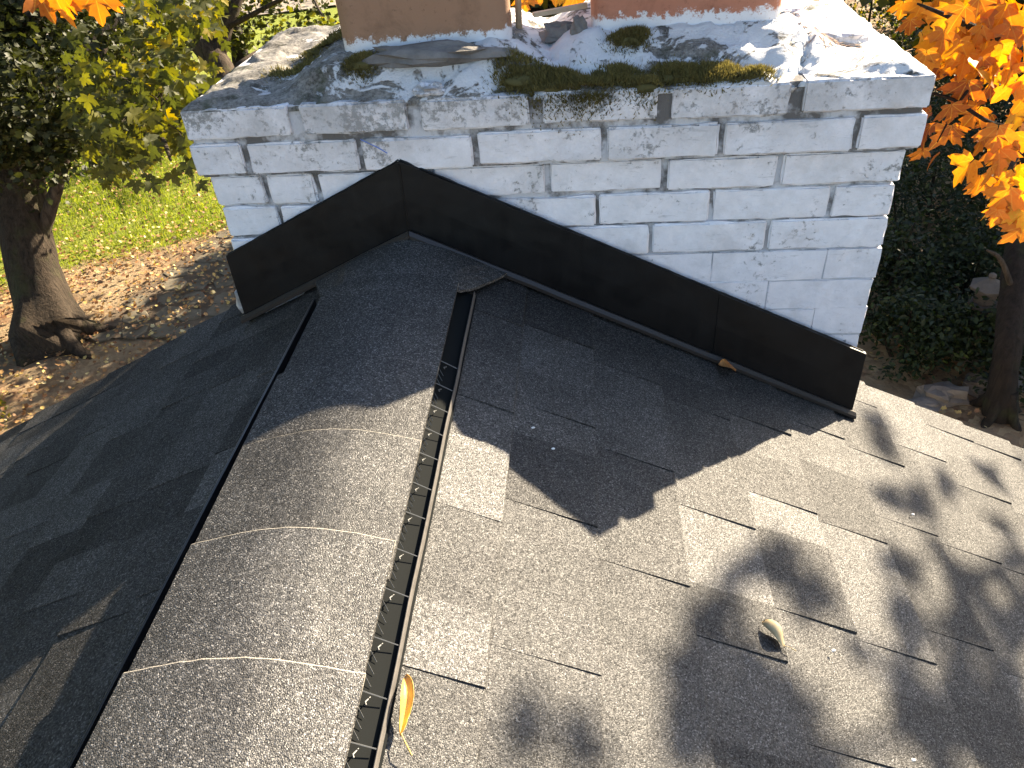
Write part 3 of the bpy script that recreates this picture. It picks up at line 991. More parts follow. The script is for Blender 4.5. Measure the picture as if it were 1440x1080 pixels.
# ------------------------------------------------------------------ leaves lying on the roof
def maple_outline():
    R = [(0.02, 0.0), (0.20, -0.07), (0.40, -0.05), (0.33, 0.08), (0.52, 0.20), (0.70, 0.42), (0.50, 0.40), (0.46, 0.53), (0.30, 0.44), (0.19, 0.42), (0.28, 0.66), (0.15, 0.69), (0.10, 0.86), (0.0, 1.0)]
    return R + [(-x, y) for x, y in R[-2::-1]]
def maple_template(fold=0.25, curl=0.25, twist=0.0):
    P = maple_outline()
    V = [(0.0, 0.30, 0.0)]
    def dz(x, y): return fold * abs(x) - curl * (y - 0.3) ** 2 - curl * 0.6 * x * x + twist * x * (y - .3)
    for x, y in P: V.append((x, y, dz(x, y)))
    for x, y in P: V.append((x * .5, .3 + (y - .3) * .5, dz(x * .5, .3 + (y - .3) * .5)))
    n = len(P)
    Fc = []
    for i in range(n - 1):
        Fc.append((1 + i, 2 + i, 2 + i + n, 1 + i + n))
        Fc.append((0, 1 + i + n, 2 + i + n))
    Fc.append((0, n + n, 1 + n))
    return np.array(V), Fc
# light leaves for the mass of the crowns: three lobes, folded
LOW_V = np.array([(0, 0, 0), (.42, .08, .08), (.30, .40, .06), (.60, .52, .10), (0, 1, -.10), (-.60, .52, .10), (-.30, .40, .06), (-.42, .08, .08), (0, .45, -.03)])
LOW_F = [(0, 1, 2, 8), (2, 3, 4, 8), (8, 4, 5, 6), (0, 8, 6, 7)]
OVAL_V = np.array([(0, 0, 0), (.26, .35, .06), (.17, .75, .03), (0, 1, -.06), (-.17, .75, .03), (-.26, .35, .06), (0, .5, -.02)])
OVAL_F = [(0, 1, 6), (1, 2, 3, 6), (6, 3, 4, 5), (0, 6, 5)]
def frames(n, down=0.6, face=None, spread=0.8):
    """random leaf frames: x side, y tip (drooping), z blade normal"""
    nrm = nr.normal(0, spread, (n, 3)) + np.array([0, 0, 1.0] if face is None else face)
    nrm /= np.linalg.norm(nrm, axis=1)[:, None]
    tip = nr.normal(0, 1, (n, 3)) - np.array([0, 0, down])
    tip -= nrm * np.sum(tip * nrm, 1)[:, None]
    tip /= np.linalg.norm(tip, axis=1)[:, None]
    side = np.cross(tip, nrm)
    return side, tip, nrm
def leaf_mass(name, pos, size, tone, mat, parent=None, tmpl=None, down=.6, face=None, spread=.8, gap=True):
    V0, F0 = tmpl or (LOW_V, LOW_F)
    if gap:
        kq = sun_gap(pos); pos, tone = pos[kq], tone[kq]
        size = np.broadcast_to(size, (len(kq),))[kq]
    n, m = len(pos), len(V0)
    sx, ty, nz = frames(n, down, face, spread)
    size = np.broadcast_to(size, (n,))
    W = pos[:, None, :] + size[:, None, None] * (V0[None, :, 0:1] * sx[:, None, :] + V0[None, :, 1:2] * ty[:, None, :] + V0[None, :, 2:3] * nz[:, None, :])
    flat = np.array([i for f in F0 for i in f])
    loops = (np.arange(n)[:, None] * m + flat[None, :]).ravel()
    sizes = np.tile([len(f) for f in F0], n)
    return fast_obj(name, W.reshape(-1, 3), loops, sizes, mat, parent, attrs={'tone': np.repeat(tone, m)})

OSTOPS = [(0.0, (0.19, 0.055, 0.020)), (0.35, (0.42, 0.14, 0.025)), (0.65, (0.52, 0.19, 0.024)), (0.85, (0.58, 0.27, 0.03)), (1.0, (0.45, 0.40, 0.04))]
ORANGE = mat_leaf('orange_maple_leaf', OSTOPS, 0.5, veins=True)
ORANGE2 = mat_leaf('orange_crown_leaf', OSTOPS, 0.5)
GREENL = mat_leaf('green_maple_leaf', [(0.0, (0.026, 0.032, 0.008)), (0.5, (0.064, 0.070, 0.012)), (0.85, (0.15, 0.14, 0.020)), (1.0, (0.32, 0.24, 0.03))], 0.5)
DEEPL = mat_leaf('deep_maple_leaf', [(0.0, (0.022, 0.026, 0.007)), (0.5, (0.045, 0.052, 0.010)), (0.85, (0.13, 0.12, 0.020)), (1.0, (0.30, 0.22, 0.05))], 0.32)
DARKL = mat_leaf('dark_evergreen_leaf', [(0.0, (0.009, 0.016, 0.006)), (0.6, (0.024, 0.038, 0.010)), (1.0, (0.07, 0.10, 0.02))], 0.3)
LITTER = mat_leaf('fallen_leaf', [(0.0, (0.10, 0.045, 0.025)), (0.35, (0.24, 0.12, 0.055)), (0.65, (0.42, 0.25, 0.10)), (0.85, (0.55, 0.42, 0.14)), (1.0, (0.62, 0.52, 0.30))], 0.25)
BARK = mat_bark('maple_bark', (0.03, 0.022, 0.016), (0.10, 0.075, 0.055))
BARKM = mat_bark('old_maple_bark', (0.016, 0.012, 0.008), (0.055, 0.040, 0.028))
BARKD = mat_bark('dark_bark', (0.012, 0.009, 0.007), (0.032, 0.024, 0.019))
PALELEAF = mat_simple('pale_curled_leaf', (0.62, 0.50, 0.30), 0.6, 40, .002, .4, (0.5, 0.36, 0.18), 60)
YELLEAF = mat_simple('yellow_curled_leaf', (0.66, 0.48, 0.10), 0.5, 40, .002, .4, (0.42, 0.17, 0.05), 45)
ORLEAF = mat_simple('dry_orange_leaf', (0.42, 0.19, 0.05), 0.6, 40, .002, .4, (0.3, 0.12, 0.04), 45)

def roof_leaf(px_dir, c, length, width, roll_h, m, label, stem=True, convex=False):
    """curled leaf: a blade bent along its midrib, built in the frame (t along, s across, n up)"""
    t = Vector(px_dir).normalized(); n_ = Vector((.447, 0, .894)); s_ = n_.cross(t).normalized(); t = s_.cross(n_)
    V, Fc = [], []
    nu, nv = 12, 8
    for i in range(nu + 1):
        a = i / nu
        w = width * (math.sin(math.pi * min(1, a * 1.02)) ** .7 + .02) * (1 + .12 * noise.noise(Vector((a * 6, length * 99, 0))))
        for j in range(nv + 1):
            b = j / nv * 2 - 1
            an = b * 1.35
            off = s_ * (w * math.sin(an) * .75) + n_ * (roll_h * (math.cos(an) if convex else 1 - math.cos(an)) * (w / width) + .004 + .004 * math.sin(a * 5 + b))
            V.append(Vector(c) + t * (length * (a - .5)) + off)
    for i in range(nu):
        for j in range(nv):
            q = i * (nv + 1) + j
            Fc.append((q, q + 1, q + nv + 2, q + nv + 1))
    n0 = len(V)
    o = mesh_obj('fallen_leaf', V, Fc, m, smooth=True)
    sd = o.modifiers.new('thickness', 'SOLIDIFY'); sd.thickness = .0004
    tag(o, label, 'leaf', 'leaves fallen on the roof')
    if stem:
        sv, sf = tube([Vector(c) + t * length * .48 + n_ * .004, Vector(c) + t * (length * .62) + n_ * .006 + s_ * .004, Vector(c) + t * (length * .78) + n_ * .003 + s_ * .012], [.0008, .0007, .0009], 5)
        mesh_obj('leaf_stalk', sv, sf, m, o)
def roofp(x, y, h=.006): return (x, y, rz(x) + h)
roof_leaf((.75, -.75, 0), roofp(.312, -.668, .007), .041, .0145, .011, PALELEAF, 'pale curled leaf lying on the sunny shingles', convex=True)
roof_leaf((.12, -1, 0), roofp(-.112, -.905, .010), .060, .0095, .012, YELLEAF, 'yellow and brown curled leaf against the ridge vent baffle')
roof_leaf((1, .12, -.4), roofp(.345, -.052, .012), .042, .020, .006, ORLEAF, 'small orange leaf lying at the foot of the black flashing', stem=False)
BIT = mat_simple('white_paint_flake', (.8, .79, .76), .7)
for i, (x, y, w_) in enumerate([(.655, -.29, 'near the right picture edge'), (.02, -.46, 'near the tip of the chimney shadow'), (-.01, -.43, 'inside the chimney shadow by the vent'), (.47, -.79, 'low down among the dappled leaf shadows'), (.40, -.66, 'to the right of the pale curled leaf')]):
    tag(mesh_obj('paint_flake', *lump(roofp(x, y, .008), .0022, i * 3.0, (1.5, 1, .5), 6, 4), BIT), 'tiny white paint flake ' + w_, 'paint flake', 'paint flakes on the roof')

# ------------------------------------------------------------------ trees
def sun_gap(p, keep=.05):
    """drops crown leaves that would shade the lawn patch"""
    p = np.asarray(p)
    g = p - SUN * ((p[:, 2] - GZ) / SUN[2])[:, None]
    on_lawn = (g[:, 0] > -11.0) & (g[:, 0] < -6.15 + .4 * np.maximum(0, g[:, 1] - 9.8)) & (g[:, 1] > 7.3) & (g[:, 1] < 15.5)
    drive = (g[:, 1] > 21) & (g[:, 1] < 36) & (g[:, 0] < 0)
    t = (p[:, 2] - ZR + SLOPE * np.abs(p[:, 0] - XR)) / (SUN[2] + SLOPE * SUN[0])
    tr = (p[:, 2] - ZR + SLOPE * (p[:, 0] - XR)) / (SUN[2] + SLOPE * SUN[0])
    r = p - SUN * tr[:, None]
    on_roof = (r[:, 0] > -1.0) & (r[:, 0] < 1.3) & (r[:, 1] > -1.5) & (r[:, 1] < .7)
    return (~(on_lawn | on_roof | (drive & (p[:, 1] > 24)))) | ((nr.random(len(p)) < keep) & ~on_roof)
def limb(parent, name, pts, r0, r1, m, seg=8):
    n = len(pts)
    # smooth the polyline a little
    P = [Vector(p) for p in pts]
    out = []
    for i in range(n - 1):
        a = P[max(i - 1, 0)]; b = P[i]; c = P[i + 1]; d = P[min(i + 2, n - 1)]
        for k in range(4):
            t = k / 4
            out.append(0.5 * ((2 * b) + (c - a) * t + (2 * a - 5 * b + 4 * c - d) * t * t + (3 * b - a - 3 * c + d) * t ** 3))
    out.append(P[-1])
    rad = [r0 + (r1 - r0) * i / (len(out) - 1) for i in range(len(out))]
    v, f = tube(out, rad, seg, wob=.25)
    return mesh_obj(name, v, f, m, parent, smooth=True)
def clusters(centres, n, sd):
    """n points spread round the given centres (x, y, z, radius)"""
    c = np.array(centres)
    w = c[:, 3] ** 2
    k = nr.choice(len(c), n, p=w / w.sum())
    return c[k, :3] + nr.normal(0, 1, (n, 3)) * (c[k, 3] * sd)[:, None]

# --- 1: big maple on the left with the flared trunk
T1 = np.array([-7.2, 7.0, GZ])
tree1 = thing('maple_tree', 'big maple with thick flared trunk standing left on the leafy soil', 'tree', tuple(T1))
pts = [T1 + np.array(q) for q in ((0, 0, -.15), (0, 0, .05), (.0, 0, .25))] + [at(62, 425, 10.55), at(47, 375, 10.5), at(34, 310, 10.4), at(27, 240, 10.3), at(24, 160, 10.2), at(30, 60, 10.1), at(40, -120, 10.0)]
def flare1(i, an): return (.30 if i < 2 else .22 if i == 2 else .09 if i == 3 else .04) * max(-.25, math.cos(an * 5 + .7)) + (.05 * math.sin(an * 3) if i > 2 else 0)
v, f = tube(pts, [.56, .48, .40, .34, .32, .31, .30, .28, .25, .16], 30, wob=.12, flare=flare1)
mesh_obj('trunk', v, f, BARKM, tree1, smooth=True)
for an, ln in ((-.5, .95), (.35, .9), (2.6, .9)):
    limb(tree1, 'root', [T1 + np.array((math.cos(an) * r, math.sin(an) * r + .05 * math.sin(r * 7), z)) for r, z in ((.25, .28), (.5, .10), (.8, .02), (ln, -.08))], .13, .02, BARKM)
limb(tree1, 'branch', [at(45, 365, 10.5), at(68, 300, 10.3), at(88, 235, 10.0), at(112, 150, 9.8), at(150, 60, 9.6)], .10, .04, BARK)
limb(tree1, 'branch', [at(25, 190, 10.25), at(60, 140, 10.5), at(120, 70, 10.6), at(190, 10, 10.8)], .12, .04, BARK)
limb(tree1, 'branch', [at(28, 90, 10.15), at(-60, 60, 9.5), at(30, 30, 9.0), at(120, -30, 8.8)], .11, .04, BARK)
limb(tree1, 'branch', [at(25, 180, 10.25), at(-120, 120, 10.5), at(-250, 60, 10.5)], .13, .05, BARK)
cl = []
for _ in range(300):
    px, py = rnd.uniform(-420, 235), rnd.uniform(-420, 225)
    if py > 60 and px > 80 and rnd.random() < .25: continue
    if py > 185 and px > 110: continue
    cl.append((*at(px, py, rnd.uniform(8.2, 12.5)), rnd.uniform(.25, .55)))
for px, py, d in ((20, 210, 9.4), (60, 190, 9.2), (40, 120, 9), (110, 120, 9.6), (70, 60, 9.8), (10, 60, 8.8), (30, 250, 10.8), (5, 400, 11.5), (0, 440, 11.8)): cl.append((*at(px, py, d), .35))
p = clusters(cl, 62000, .5)
p = p[p[:, 2] > GZ + .3]
leaf_mass('crown', p, nr.uniform(.055, .10, len(p)), np.clip(nr.normal(.16, .2, len(p)), 0, 1), DEEPL, tree1)

# --- 2: forked tree behind the chimney with the yellow-green hanging bough
F2 = at(318, 112, 17.75)
tree2 = thing('maple_tree', 'forked brown tree rising behind the left corner of the chimney crown', 'tree', (F2[0] + .78, F2[1] + .2, GZ))
limb(tree2, 'trunk', [(F2[0] + .78, F2[1] + .2, GZ - .1), (F2[0] + .7, F2[1] + .15, GZ + 1.0), at(334, 150, 17.75), F2, at(304, 82, 17.75), at(292, 54, 17.8), at(283, 30, 17.9)], .40, .20, BARK, 14)
limb(tree2, 'branch', [at(309, 92, 17.75), at(268, 52, 17.47), at(215, 8, 17.18), at(130, -60, 17.04)], .235, .13, BARK, 10)
limb(tree2, 'branch', [at(302, 78, 17.75), at(281, 30, 17.89), at(262, -20, 18.03), at(240, -120, 18.32)], .28, .17, BARK, 10)
limb(tree2, 'branch', [at(304, 82, 17.75), at(318, 40, 17.61), at(334, 0, 17.47), at(360, -90, 17.32)], .17, .10, BARK, 10)
limb(tree2, 'branch', [at(281, 30, 17.89), at(225, 40, 13.5), at(185, 60, 9.6), at(205, 140, 6.6), at(225, 185, 5.6), at(240, 225, 5.3)], .07, .010, BARK)
limb(tree2, 'branch', [at(318, 40, 17.61), at(420, -10, 16.33), at(452, 20, 14.91)], .06, .02, BARK)
cl = []
for _ in range(80):
    px, py = rnd.uniform(60, 520), rnd.uniform(-420, 90)
    if 240 < px < 345 and py > -60 and rnd.random() < .7: continue
    cl.append((*at(px, py, rnd.uniform(15.0, 21.0)), rnd.uniform(.45, .85)))
for px, py, d in ((360, 20, 17.0), (385, 40, 16.3), (340, 60, 19.2), (430, 20, 15.6), (455, 30, 15.6), (400, 5, 17.0), (180, 120, 16.3), (210, 90, 15.6), (250, 130, 16.2), (230, 150, 17.0), (150, 150, 15.6)): cl.append((*at(px, py, d), .35))
p = clusters(cl, 20000, .55)
leaf_mass('crown', p, nr.uniform(.09, .15, len(p)), np.clip(nr.normal(.42, .25, len(p)), 0, 1), GREENL, tree2)

# individual leaves: shared blades in a few shapes and tones
def leaf_variants(mat, tones, name):
    out = []
    for i, t in enumerate(tones):
        V0, F0 = maple_template(.12 + .28 * rnd.random(), .1 + .4 * rnd.random(), rnd.uniform(-.5, .5))
        me = bpy.data.meshes.new(name)
        me.from_pydata([tuple(q) for q in V0], [], F0)
        a = me.attributes.new('tone', 'FLOAT', 'POINT'); a.data.foreach_set('value', np.full(len(V0), t, np.float32))
        me.materials.append(mat)
        me.polygons.foreach_set('use_smooth', [True] * len(me.polygons))
        out.append(me)
    return out
def put_leaf(me, parent, pos, tip, nrm, size):
    tip = Vector(tip).normalized(); nrm = Vector(nrm); nrm = (nrm - tip * nrm.dot(tip)).normalized(); side = tip.cross(nrm)
    o = bpy.data.objects.new('leaf', me)
    COL.objects.link(o)
    o.parent = parent
    if parent.type == 'EMPTY': o.matrix_parent_inverse = Matrix.Translation(-Vector(parent.location))
    mw = Matrix.Identity(4)
    c = Vector(pos) - tip * size * .4
    for i in range(3): mw[i][0], mw[i][1], mw[i][2], mw[i][3] = side[i] * size, tip[i] * size, nrm[i] * size, c[i]
    o.matrix_basis = mw
    return o
toc = lambda: Vector((-_F[0], -_F[1], -_F[2]))
GV = leaf_variants(GREENL, [.1, .2, .3, .4, .5, .62, .75], 'green_leaf')
spots = []
for _ in range(270):                           # the bough hangs in front of the lawn
    u = rnd.random()
    px = 95 + 215 * rnd.random()
    lo = 232 + 18 * math.sin(px * .045) - (40 if px < 120 else 0)
    py = lo - 130 * rnd.random() ** 1.2
    spots.append((px, py, rnd.uniform(4.9, 6.3)))
spots += [(150, 262, 5.2), (163, 255, 5.2), (191, 262, 5.3), (217, 262, 5.1), (208, 250, 5.2), (135, 245, 5.4), (272, 255, 5.0), (285, 262, 5.1), (265, 238, 5.1), (245, 250, 5.3)]
for px, py, d in spots:
    put_leaf(rnd.choice(GV), tree2, at(px, py, d), (rnd.gauss(0, .5), rnd.gauss(0, .3), -1), toc() + Vector((rnd.gauss(0, .5), rnd.gauss(0, .5), rnd.gauss(0, .5))), rnd.uniform(.075, .125))
bp = []
for _ in range(1500):
    px = 120 + 195 * rnd.random(); py = 245 - 250 * rnd.random() ** .9
    if py > 225 + 18 * math.sin(px * .045) or (px < 180 and py < 90): continue
    if px > 260 and 40 < py < 120 and rnd.random() < .8: continue
    bp.append(at(px, py, rnd.uniform(5.2, 8.0)))
bp = np.array(bp)
leaf_mass('foliage', bp, nr.uniform(.07, .115, len(bp)), np.clip(nr.normal(.55, .22, len(bp)), 0, 1), GREENL, tree2, maple_template(.2, .25, .2), face=-_F, spread=.6, gap=False)
for k in range(16):
    a = at(rnd.uniform(190, 240), rnd.uniform(120, 200), 5.8); q = rnd.choice(spots); b = at(*q)
    limb(tree2, 'twig', [a, (a + b) / 2 + np.array((0, 0, .06)), b], .006, .002, BARK, 5)

# --- 3: orange maple on the right, its near boughs beside the chimney
T3 = np.array([4.35, 5.25, GZ])
tree3 = thing('maple_tree', 'orange maple on the right with slim dark trunk and leaves beside chimney', 'tree', tuple(T3))
limb(tree3, 'trunk', [T3 + np.array((0, 0, -.15)), T3 + np.array((0, 0, .1)), at(1415, 500, 7.75), at(1424, 410, 7.8), at(1433, 320, 7.9), at(1445, 220, 8.0), at(1470, 60, 8.0), T3 + np.array((-.1, -.3, 6.6)), T3 + np.array((-.2, -.6, 8.2))], .15, .06, BARKD, 12)
limb(tree3, 'branch', [at(1470, 60, 8.0), at(1560, 120, 4.6), at(1500, 90, 3.2), at(1420, 60, 2.5), at(1350, 30, 2.3), at(1290, 5, 2.25)], .035, .003, BARKD)
limb(tree3, 'branch', [at(1500, 90, 3.2), at(1470, 170, 2.7), at(1430, 220, 2.45), at(1405, 270, 2.4)], .02, .003, BARKD)
limb(tree3, 'branch', [at(1420, 60, 2.5), at(1375, 110, 2.4), at(1345, 150, 2.4), at(1318, 200, 2.4)], .008, .002, BARKD)
limb(tree3, 'branch', [at(1300, 130, 2.42), at(1340, 140, 2.42), at(1400, 175, 2.45), at(1460, 170, 2.6)], .0035, .008, BARKD, 5)
limb(tree3, 'branch', [at(1424, 410, 7.8), at(1408, 366, 7.6), at(1388, 352, 7.5)], .035, .012, BARK)
for an in (.3, 2.2, 3.9, 5.2):
    limb(tree3, 'root', [T3 + np.array((math.cos(an) * r, math.sin(an) * r, z)) for r, z in ((.05, .35), (.17, .10), (.28, -.02), (.4, -.12))], .07, .02, BARKD)
OV = leaf_variants(ORANGE, [.30, .45, .55, .62, .7, .78, .86], 'orange_leaf')
BV = leaf_variants(ORANGE, [.02, .1, .18, .25], 'russet_leaf')
big = [(1355, 240, 44), (1398, 288, 46), (1432, 250, 48), (1400, 195, 40), (1418, 300, 44), (1440, 305, 40), (1425, 330, 36), (1338, 92, 40), (1300, 62, 40), (1328, 30, 44), (1368, 36, 44), (1405, 30, 50), (1440, 42, 50), (1395, 78, 44), (1350, 62, 42), (1288, 22, 40), (1422, 95, 48), (1442, 135, 46), (1428, 168, 40), (1312, 84, 34), (1385, 14, 44), (1420, 8, 46), (1345, 8, 44), (1310, 8, 40), (1375, 60, 40), (1405, 225, 36), (1438, 205, 46), (1390, 250, 40), (1370, 90, 36), (1440, 75, 44), (1415, 55, 44), (1440, 270, 40), (1325, 58, 36), (1360, 15, 40), (1395, 110, 34)]
for _ in range(42):
    q = rnd.choice(big); px_, py_ = q[0] + rnd.gauss(0, 22), q[1] + rnd.gauss(0, 22)
    if px_ > 1275 and py_ < 320: big.append((px_, py_, rnd.uniform(24, 48)))
for px, py, sz in big:
    d = rnd.uniform(2.2, 2.6)
    put_leaf(rnd.choice(OV), tree3, at(px, py, d), (rnd.gauss(-.1, .45), rnd.gauss(0, .3), -1), toc() * 1.0 + Vector((rnd.gauss(.1, .45), rnd.gauss(0, .45), rnd.gauss(.2, .45))), sz * d / FPX * 1.12)
for px, py, sz in [(1352, 132, 44), (1338, 160, 34), (1326, 192, 40), (1302, 190, 34), (1291, 218, 26), (1366, 165, 40), (1378, 202, 30), (1312, 225, 24), (1280, 38, 26), (1268, 14, 26), (1385, 135, 34), (1352, 110, 34), (1318, 100, 24), (1345, 185, 30), (1300, 165, 26), (1372, 118, 30), (1385, 170, 26), (1265, 244, 14)]:
    d = rnd.uniform(2.3, 2.7)
    put_leaf(rnd.choice(BV), tree3, at(px, py, d), (rnd.gauss(-.1, .5), rnd.gauss(0, .3), -1), toc() + Vector((rnd.gauss(0, .6), rnd.gauss(0, .6), rnd.gauss(0, .6))), sz * d / FPX * 1.12)
for _ in range(70):                            # the bough goes on beyond the picture
    px, py, d = rnd.uniform(1450, 1800), rnd.uniform(-250, 350), rnd.uniform(2.3, 4.0)
    if not sun_gap(np.array([at(px, py, d)]), 0)[0]: continue
    put_leaf(rnd.choice(OV), tree3, at(px, py, d), (rnd.gauss(0, .5), rnd.gauss(0, .3), -1), toc() + Vector((rnd.gauss(0, .6), rnd.gauss(0, .6), .3)), rnd.uniform(.08, .12))
for px, py, sz, d in [(738, 6, 22, 3.2), (812, 8, 26, 3.1), (796, 2, 22, 3.2), (758, -12, 26, 3.2), (780, -10, 26, 3.3)]:
    put_leaf(rnd.choice(OV), tree3, at(px, py, d), (rnd.gauss(0, .4), 0, -1), toc() + Vector((rnd.gauss(0, .4), 0, .2)), sz * d / FPX * 1.3)
limb(tree3, 'branch', [at(1500, 90, 3.2), at(1350, -160, 3.3), at(1050, -170, 3.3), at(800, -60, 3.25), at(740, -5, 3.2)], .018, .002, BARKD, 6)
# higher boughs between the roof and the sun: their leaves dapple the sunny slope
def sunleaf(px, py, t, size, j=.02):
    C, d = CAM, _F + _R * (px - 720.0) / FPX - _U * (py - 540.0) / FPX
    k = (ZR - SLOPE * (C[0] - XR) - C[2]) / (d[2] + SLOPE * d[0])
    p = C + d * k + SUN * t + np.array([rnd.gauss(0, j) for _ in range(3)])
    put_leaf(rnd.choice(OV), tree3, p, (rnd.gauss(0, .6), rnd.gauss(0, .6), -1), Vector(SUN) + Vector((rnd.gauss(0, .4), rnd.gauss(0, .4), rnd.gauss(0, .4))), size)
    return p
dapple = [(1290, 690), (1300, 655), (1345, 682), (1325, 730), (1310, 760), (1280, 785), (1330, 790), (1300, 800), (1365, 815), (1350, 835), (1265, 640), (1245, 620), (1410, 690), (1438, 670), (1395, 720), (1430, 770), (1440, 820), (1425, 845),
          (1105, 780), (1140, 830), (1125, 815), (1055, 790), (1035, 830), (1010, 880), (1030, 860), (1015, 925), (1000, 960), (1060, 980), (1090, 960), (1110, 1000), (1080, 1010), (1040, 1010), (1130, 1040), (1160, 1050), (1070, 1050), (1020, 1060), (1110, 1065), (1180, 1070),
          (1270, 880), (1290, 870), (1360, 900), (1380, 930), (1400, 960), (1360, 960), (1420, 920), (1435, 900), (1440, 960), (1430, 1000), (1270, 960), (1290, 980), (1320, 1000), (1340, 985), (1370, 1010), (1390, 990), (1410, 1030), (1300, 1030), (1350, 1020), (1250, 930), (1385, 870), (1350, 870), (1330, 855),
          (755, 1040), (850, 1040), (860, 1070)]
dapple += [(1035, 880), (1010, 905), (1000, 930), (1045, 950), (1025, 970), (1065, 965), (1085, 990), (1055, 1000), (1015, 1000), (1095, 1020), (1060, 1030), (1035, 1040), (1125, 1020), (1145, 1065), (1090, 1075), (1000, 1040), (985, 990), (1050, 820), (1050, 770), (1420, 880), (1400, 900), (1425, 960), (1370, 980), (1345, 1000), (1435, 1030), (1300, 720), (1285, 740)]
tips = []
for px, py in dapple:
    tips.append(sunleaf(px, py, rnd.uniform(4.4, 5.2), rnd.uniform(.06, .085)))
for px, py in [(1040, 960), (1075, 1030), (1420, 1000), (1390, 940), (1060, 1040), (1100, 1030), (1330, 1040), (1440, 980), (1030, 990), (1090, 1060), (1440, 1050), (1400, 1060)]:
    sunleaf(px, py, rnd.uniform(4.4, 5.2), rnd.uniform(.07, .1), .03)
def roofsun(px, py, t):
    d = _F + _R * (px - 720.0) / FPX - _U * (py - 540.0) / FPX
    k = (ZR - SLOPE * (CAM[0] - XR) - CAM[2]) / (d[2] + SLOPE * d[0])
    return CAM + d * k + SUN * t
limb(tree3, 'branch', [T3 + np.array((-.1, -.3, 6.6)), roofsun(1500, 700, 5.6), roofsun(1400, 800, 5.3), roofsun(1330, 870, 5.1), roofsun(1270, 960, 5.0)], .035, .004, BARKD, 6)
limb(tree3, 'branch', [roofsun(1500, 700, 5.6), roofsun(1440, 900, 5.3), roofsun(1300, 1020, 5.2), roofsun(1120, 1050, 5.1), roofsun(1020, 900, 5.1), roofsun(1040, 790, 5.1)], .02, .004, BARKD, 6)
limb(tree3, 'branch', [roofsun(1400, 800, 5.3), roofsun(1330, 780, 5.2), roofsun(1310, 690, 5.2), roofsun(1260, 630, 5.2)], .007, .003, BARKD, 5)
# upper crown well clear of the roof's sunlight
p = clusters([(5.6, 6.2, 2.2, .9), (4.9, 6.6, 3.6, .8), (6.2, 5.2, 3.2, .9), (5.4, 7.4, 2.8, .9), (6.4, 7.0, 4.2, .9), (5.2, 5.6, 4.8, .8), (5.9, 4.6, 1.4, .7)], 2600, .6)
leaf_mass('crown', p, nr.uniform(.08, .13, len(p)), np.clip(nr.normal(.6, .2, len(p)), 0, 1), ORANGE2, tree3)
# a stray orange bough at the top left
for px, py, sz, d in [(62, 6, 40, 2.9), (92, 12, 42, 2.9), (78, -4, 40, 2.8), (137, 8, 44, 2.9), (120, -4, 40, 3.0), (150, -2, 36, 3.0)]:
    put_leaf(rnd.choice(OV), tree1, at(px, py, d), (rnd.gauss(0, .3), 0, -1), toc() + Vector((rnd.gauss(0, .35), 0, .2)), sz * d / FPX * 1.15)
limb(tree1, 'branch', [at(-60, 60, 9.5), at(-120, -120, 5.5), at(20, -60, 3.2), at(140, -10, 2.95)], .05, .003, BARK, 6)

# ------------------------------------------------------------------ shrubs and shade trees on the right
def shrub(c, r, n, label, mat=DARKL, size=(.05, .09), tm=.35, stems=4, name='shrub', group=None, tmpl=(OVAL_V, OVAL_F)):
    t = thing(name, label, 'shrub', (c[0], c[1], GZ), group)
    cc = []
    for _ in range(26):
        a, b = rnd.uniform(0, 6.283), rnd.random()
        rr_ = r * (.35 + .6 * rnd.random()) * (1 - .5 * b)
        cc.append((c[0] + rr_ * math.cos(a), c[1] + rr_ * math.sin(a), GZ + .15 + (c[2] - GZ) * b, r * rnd.uniform(.2, .34)))
    p = clusters(cc, n, .6)
    p = p[p[:, 2] > GZ + .06]
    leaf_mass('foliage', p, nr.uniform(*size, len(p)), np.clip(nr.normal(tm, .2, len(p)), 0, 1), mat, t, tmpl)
    for _ in range(stems):
        e = rnd.choice(cc)
        b0 = (c[0] + rnd.uniform(-.15, .15), c[1] + rnd.uniform(-.15, .15), GZ - .05)
        limb(t, 'stem', [b0, ((b0[0] + e[0]) / 2, (b0[1] + e[1]) / 2, GZ + (e[2] - GZ) * .6), e[:3]], .03, .008, BARKD, 6)
def gp(px, py):
    d = _F + _R * (px - 720.0) / FPX - _U * (py - 540.0) / FPX
    return CAM + d * ((GZ - CAM[2]) / d[2])
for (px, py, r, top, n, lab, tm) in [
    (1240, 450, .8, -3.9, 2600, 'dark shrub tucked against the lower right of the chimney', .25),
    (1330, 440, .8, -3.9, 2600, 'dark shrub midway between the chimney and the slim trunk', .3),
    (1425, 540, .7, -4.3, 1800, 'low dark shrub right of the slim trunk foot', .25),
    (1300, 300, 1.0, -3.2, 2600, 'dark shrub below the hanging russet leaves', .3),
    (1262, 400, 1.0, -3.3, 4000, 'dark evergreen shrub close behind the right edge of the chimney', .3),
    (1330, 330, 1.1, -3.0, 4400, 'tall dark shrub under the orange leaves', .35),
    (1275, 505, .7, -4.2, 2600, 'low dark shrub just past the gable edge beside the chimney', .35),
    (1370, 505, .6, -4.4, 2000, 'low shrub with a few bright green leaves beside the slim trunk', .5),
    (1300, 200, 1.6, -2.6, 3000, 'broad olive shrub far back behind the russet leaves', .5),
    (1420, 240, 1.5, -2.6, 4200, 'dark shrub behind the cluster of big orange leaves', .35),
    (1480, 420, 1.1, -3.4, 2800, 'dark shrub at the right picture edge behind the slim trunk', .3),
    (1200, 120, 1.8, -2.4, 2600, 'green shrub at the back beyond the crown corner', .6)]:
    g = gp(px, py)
    shrub((g[0], g[1], top), r, n, lab, tm=tm)
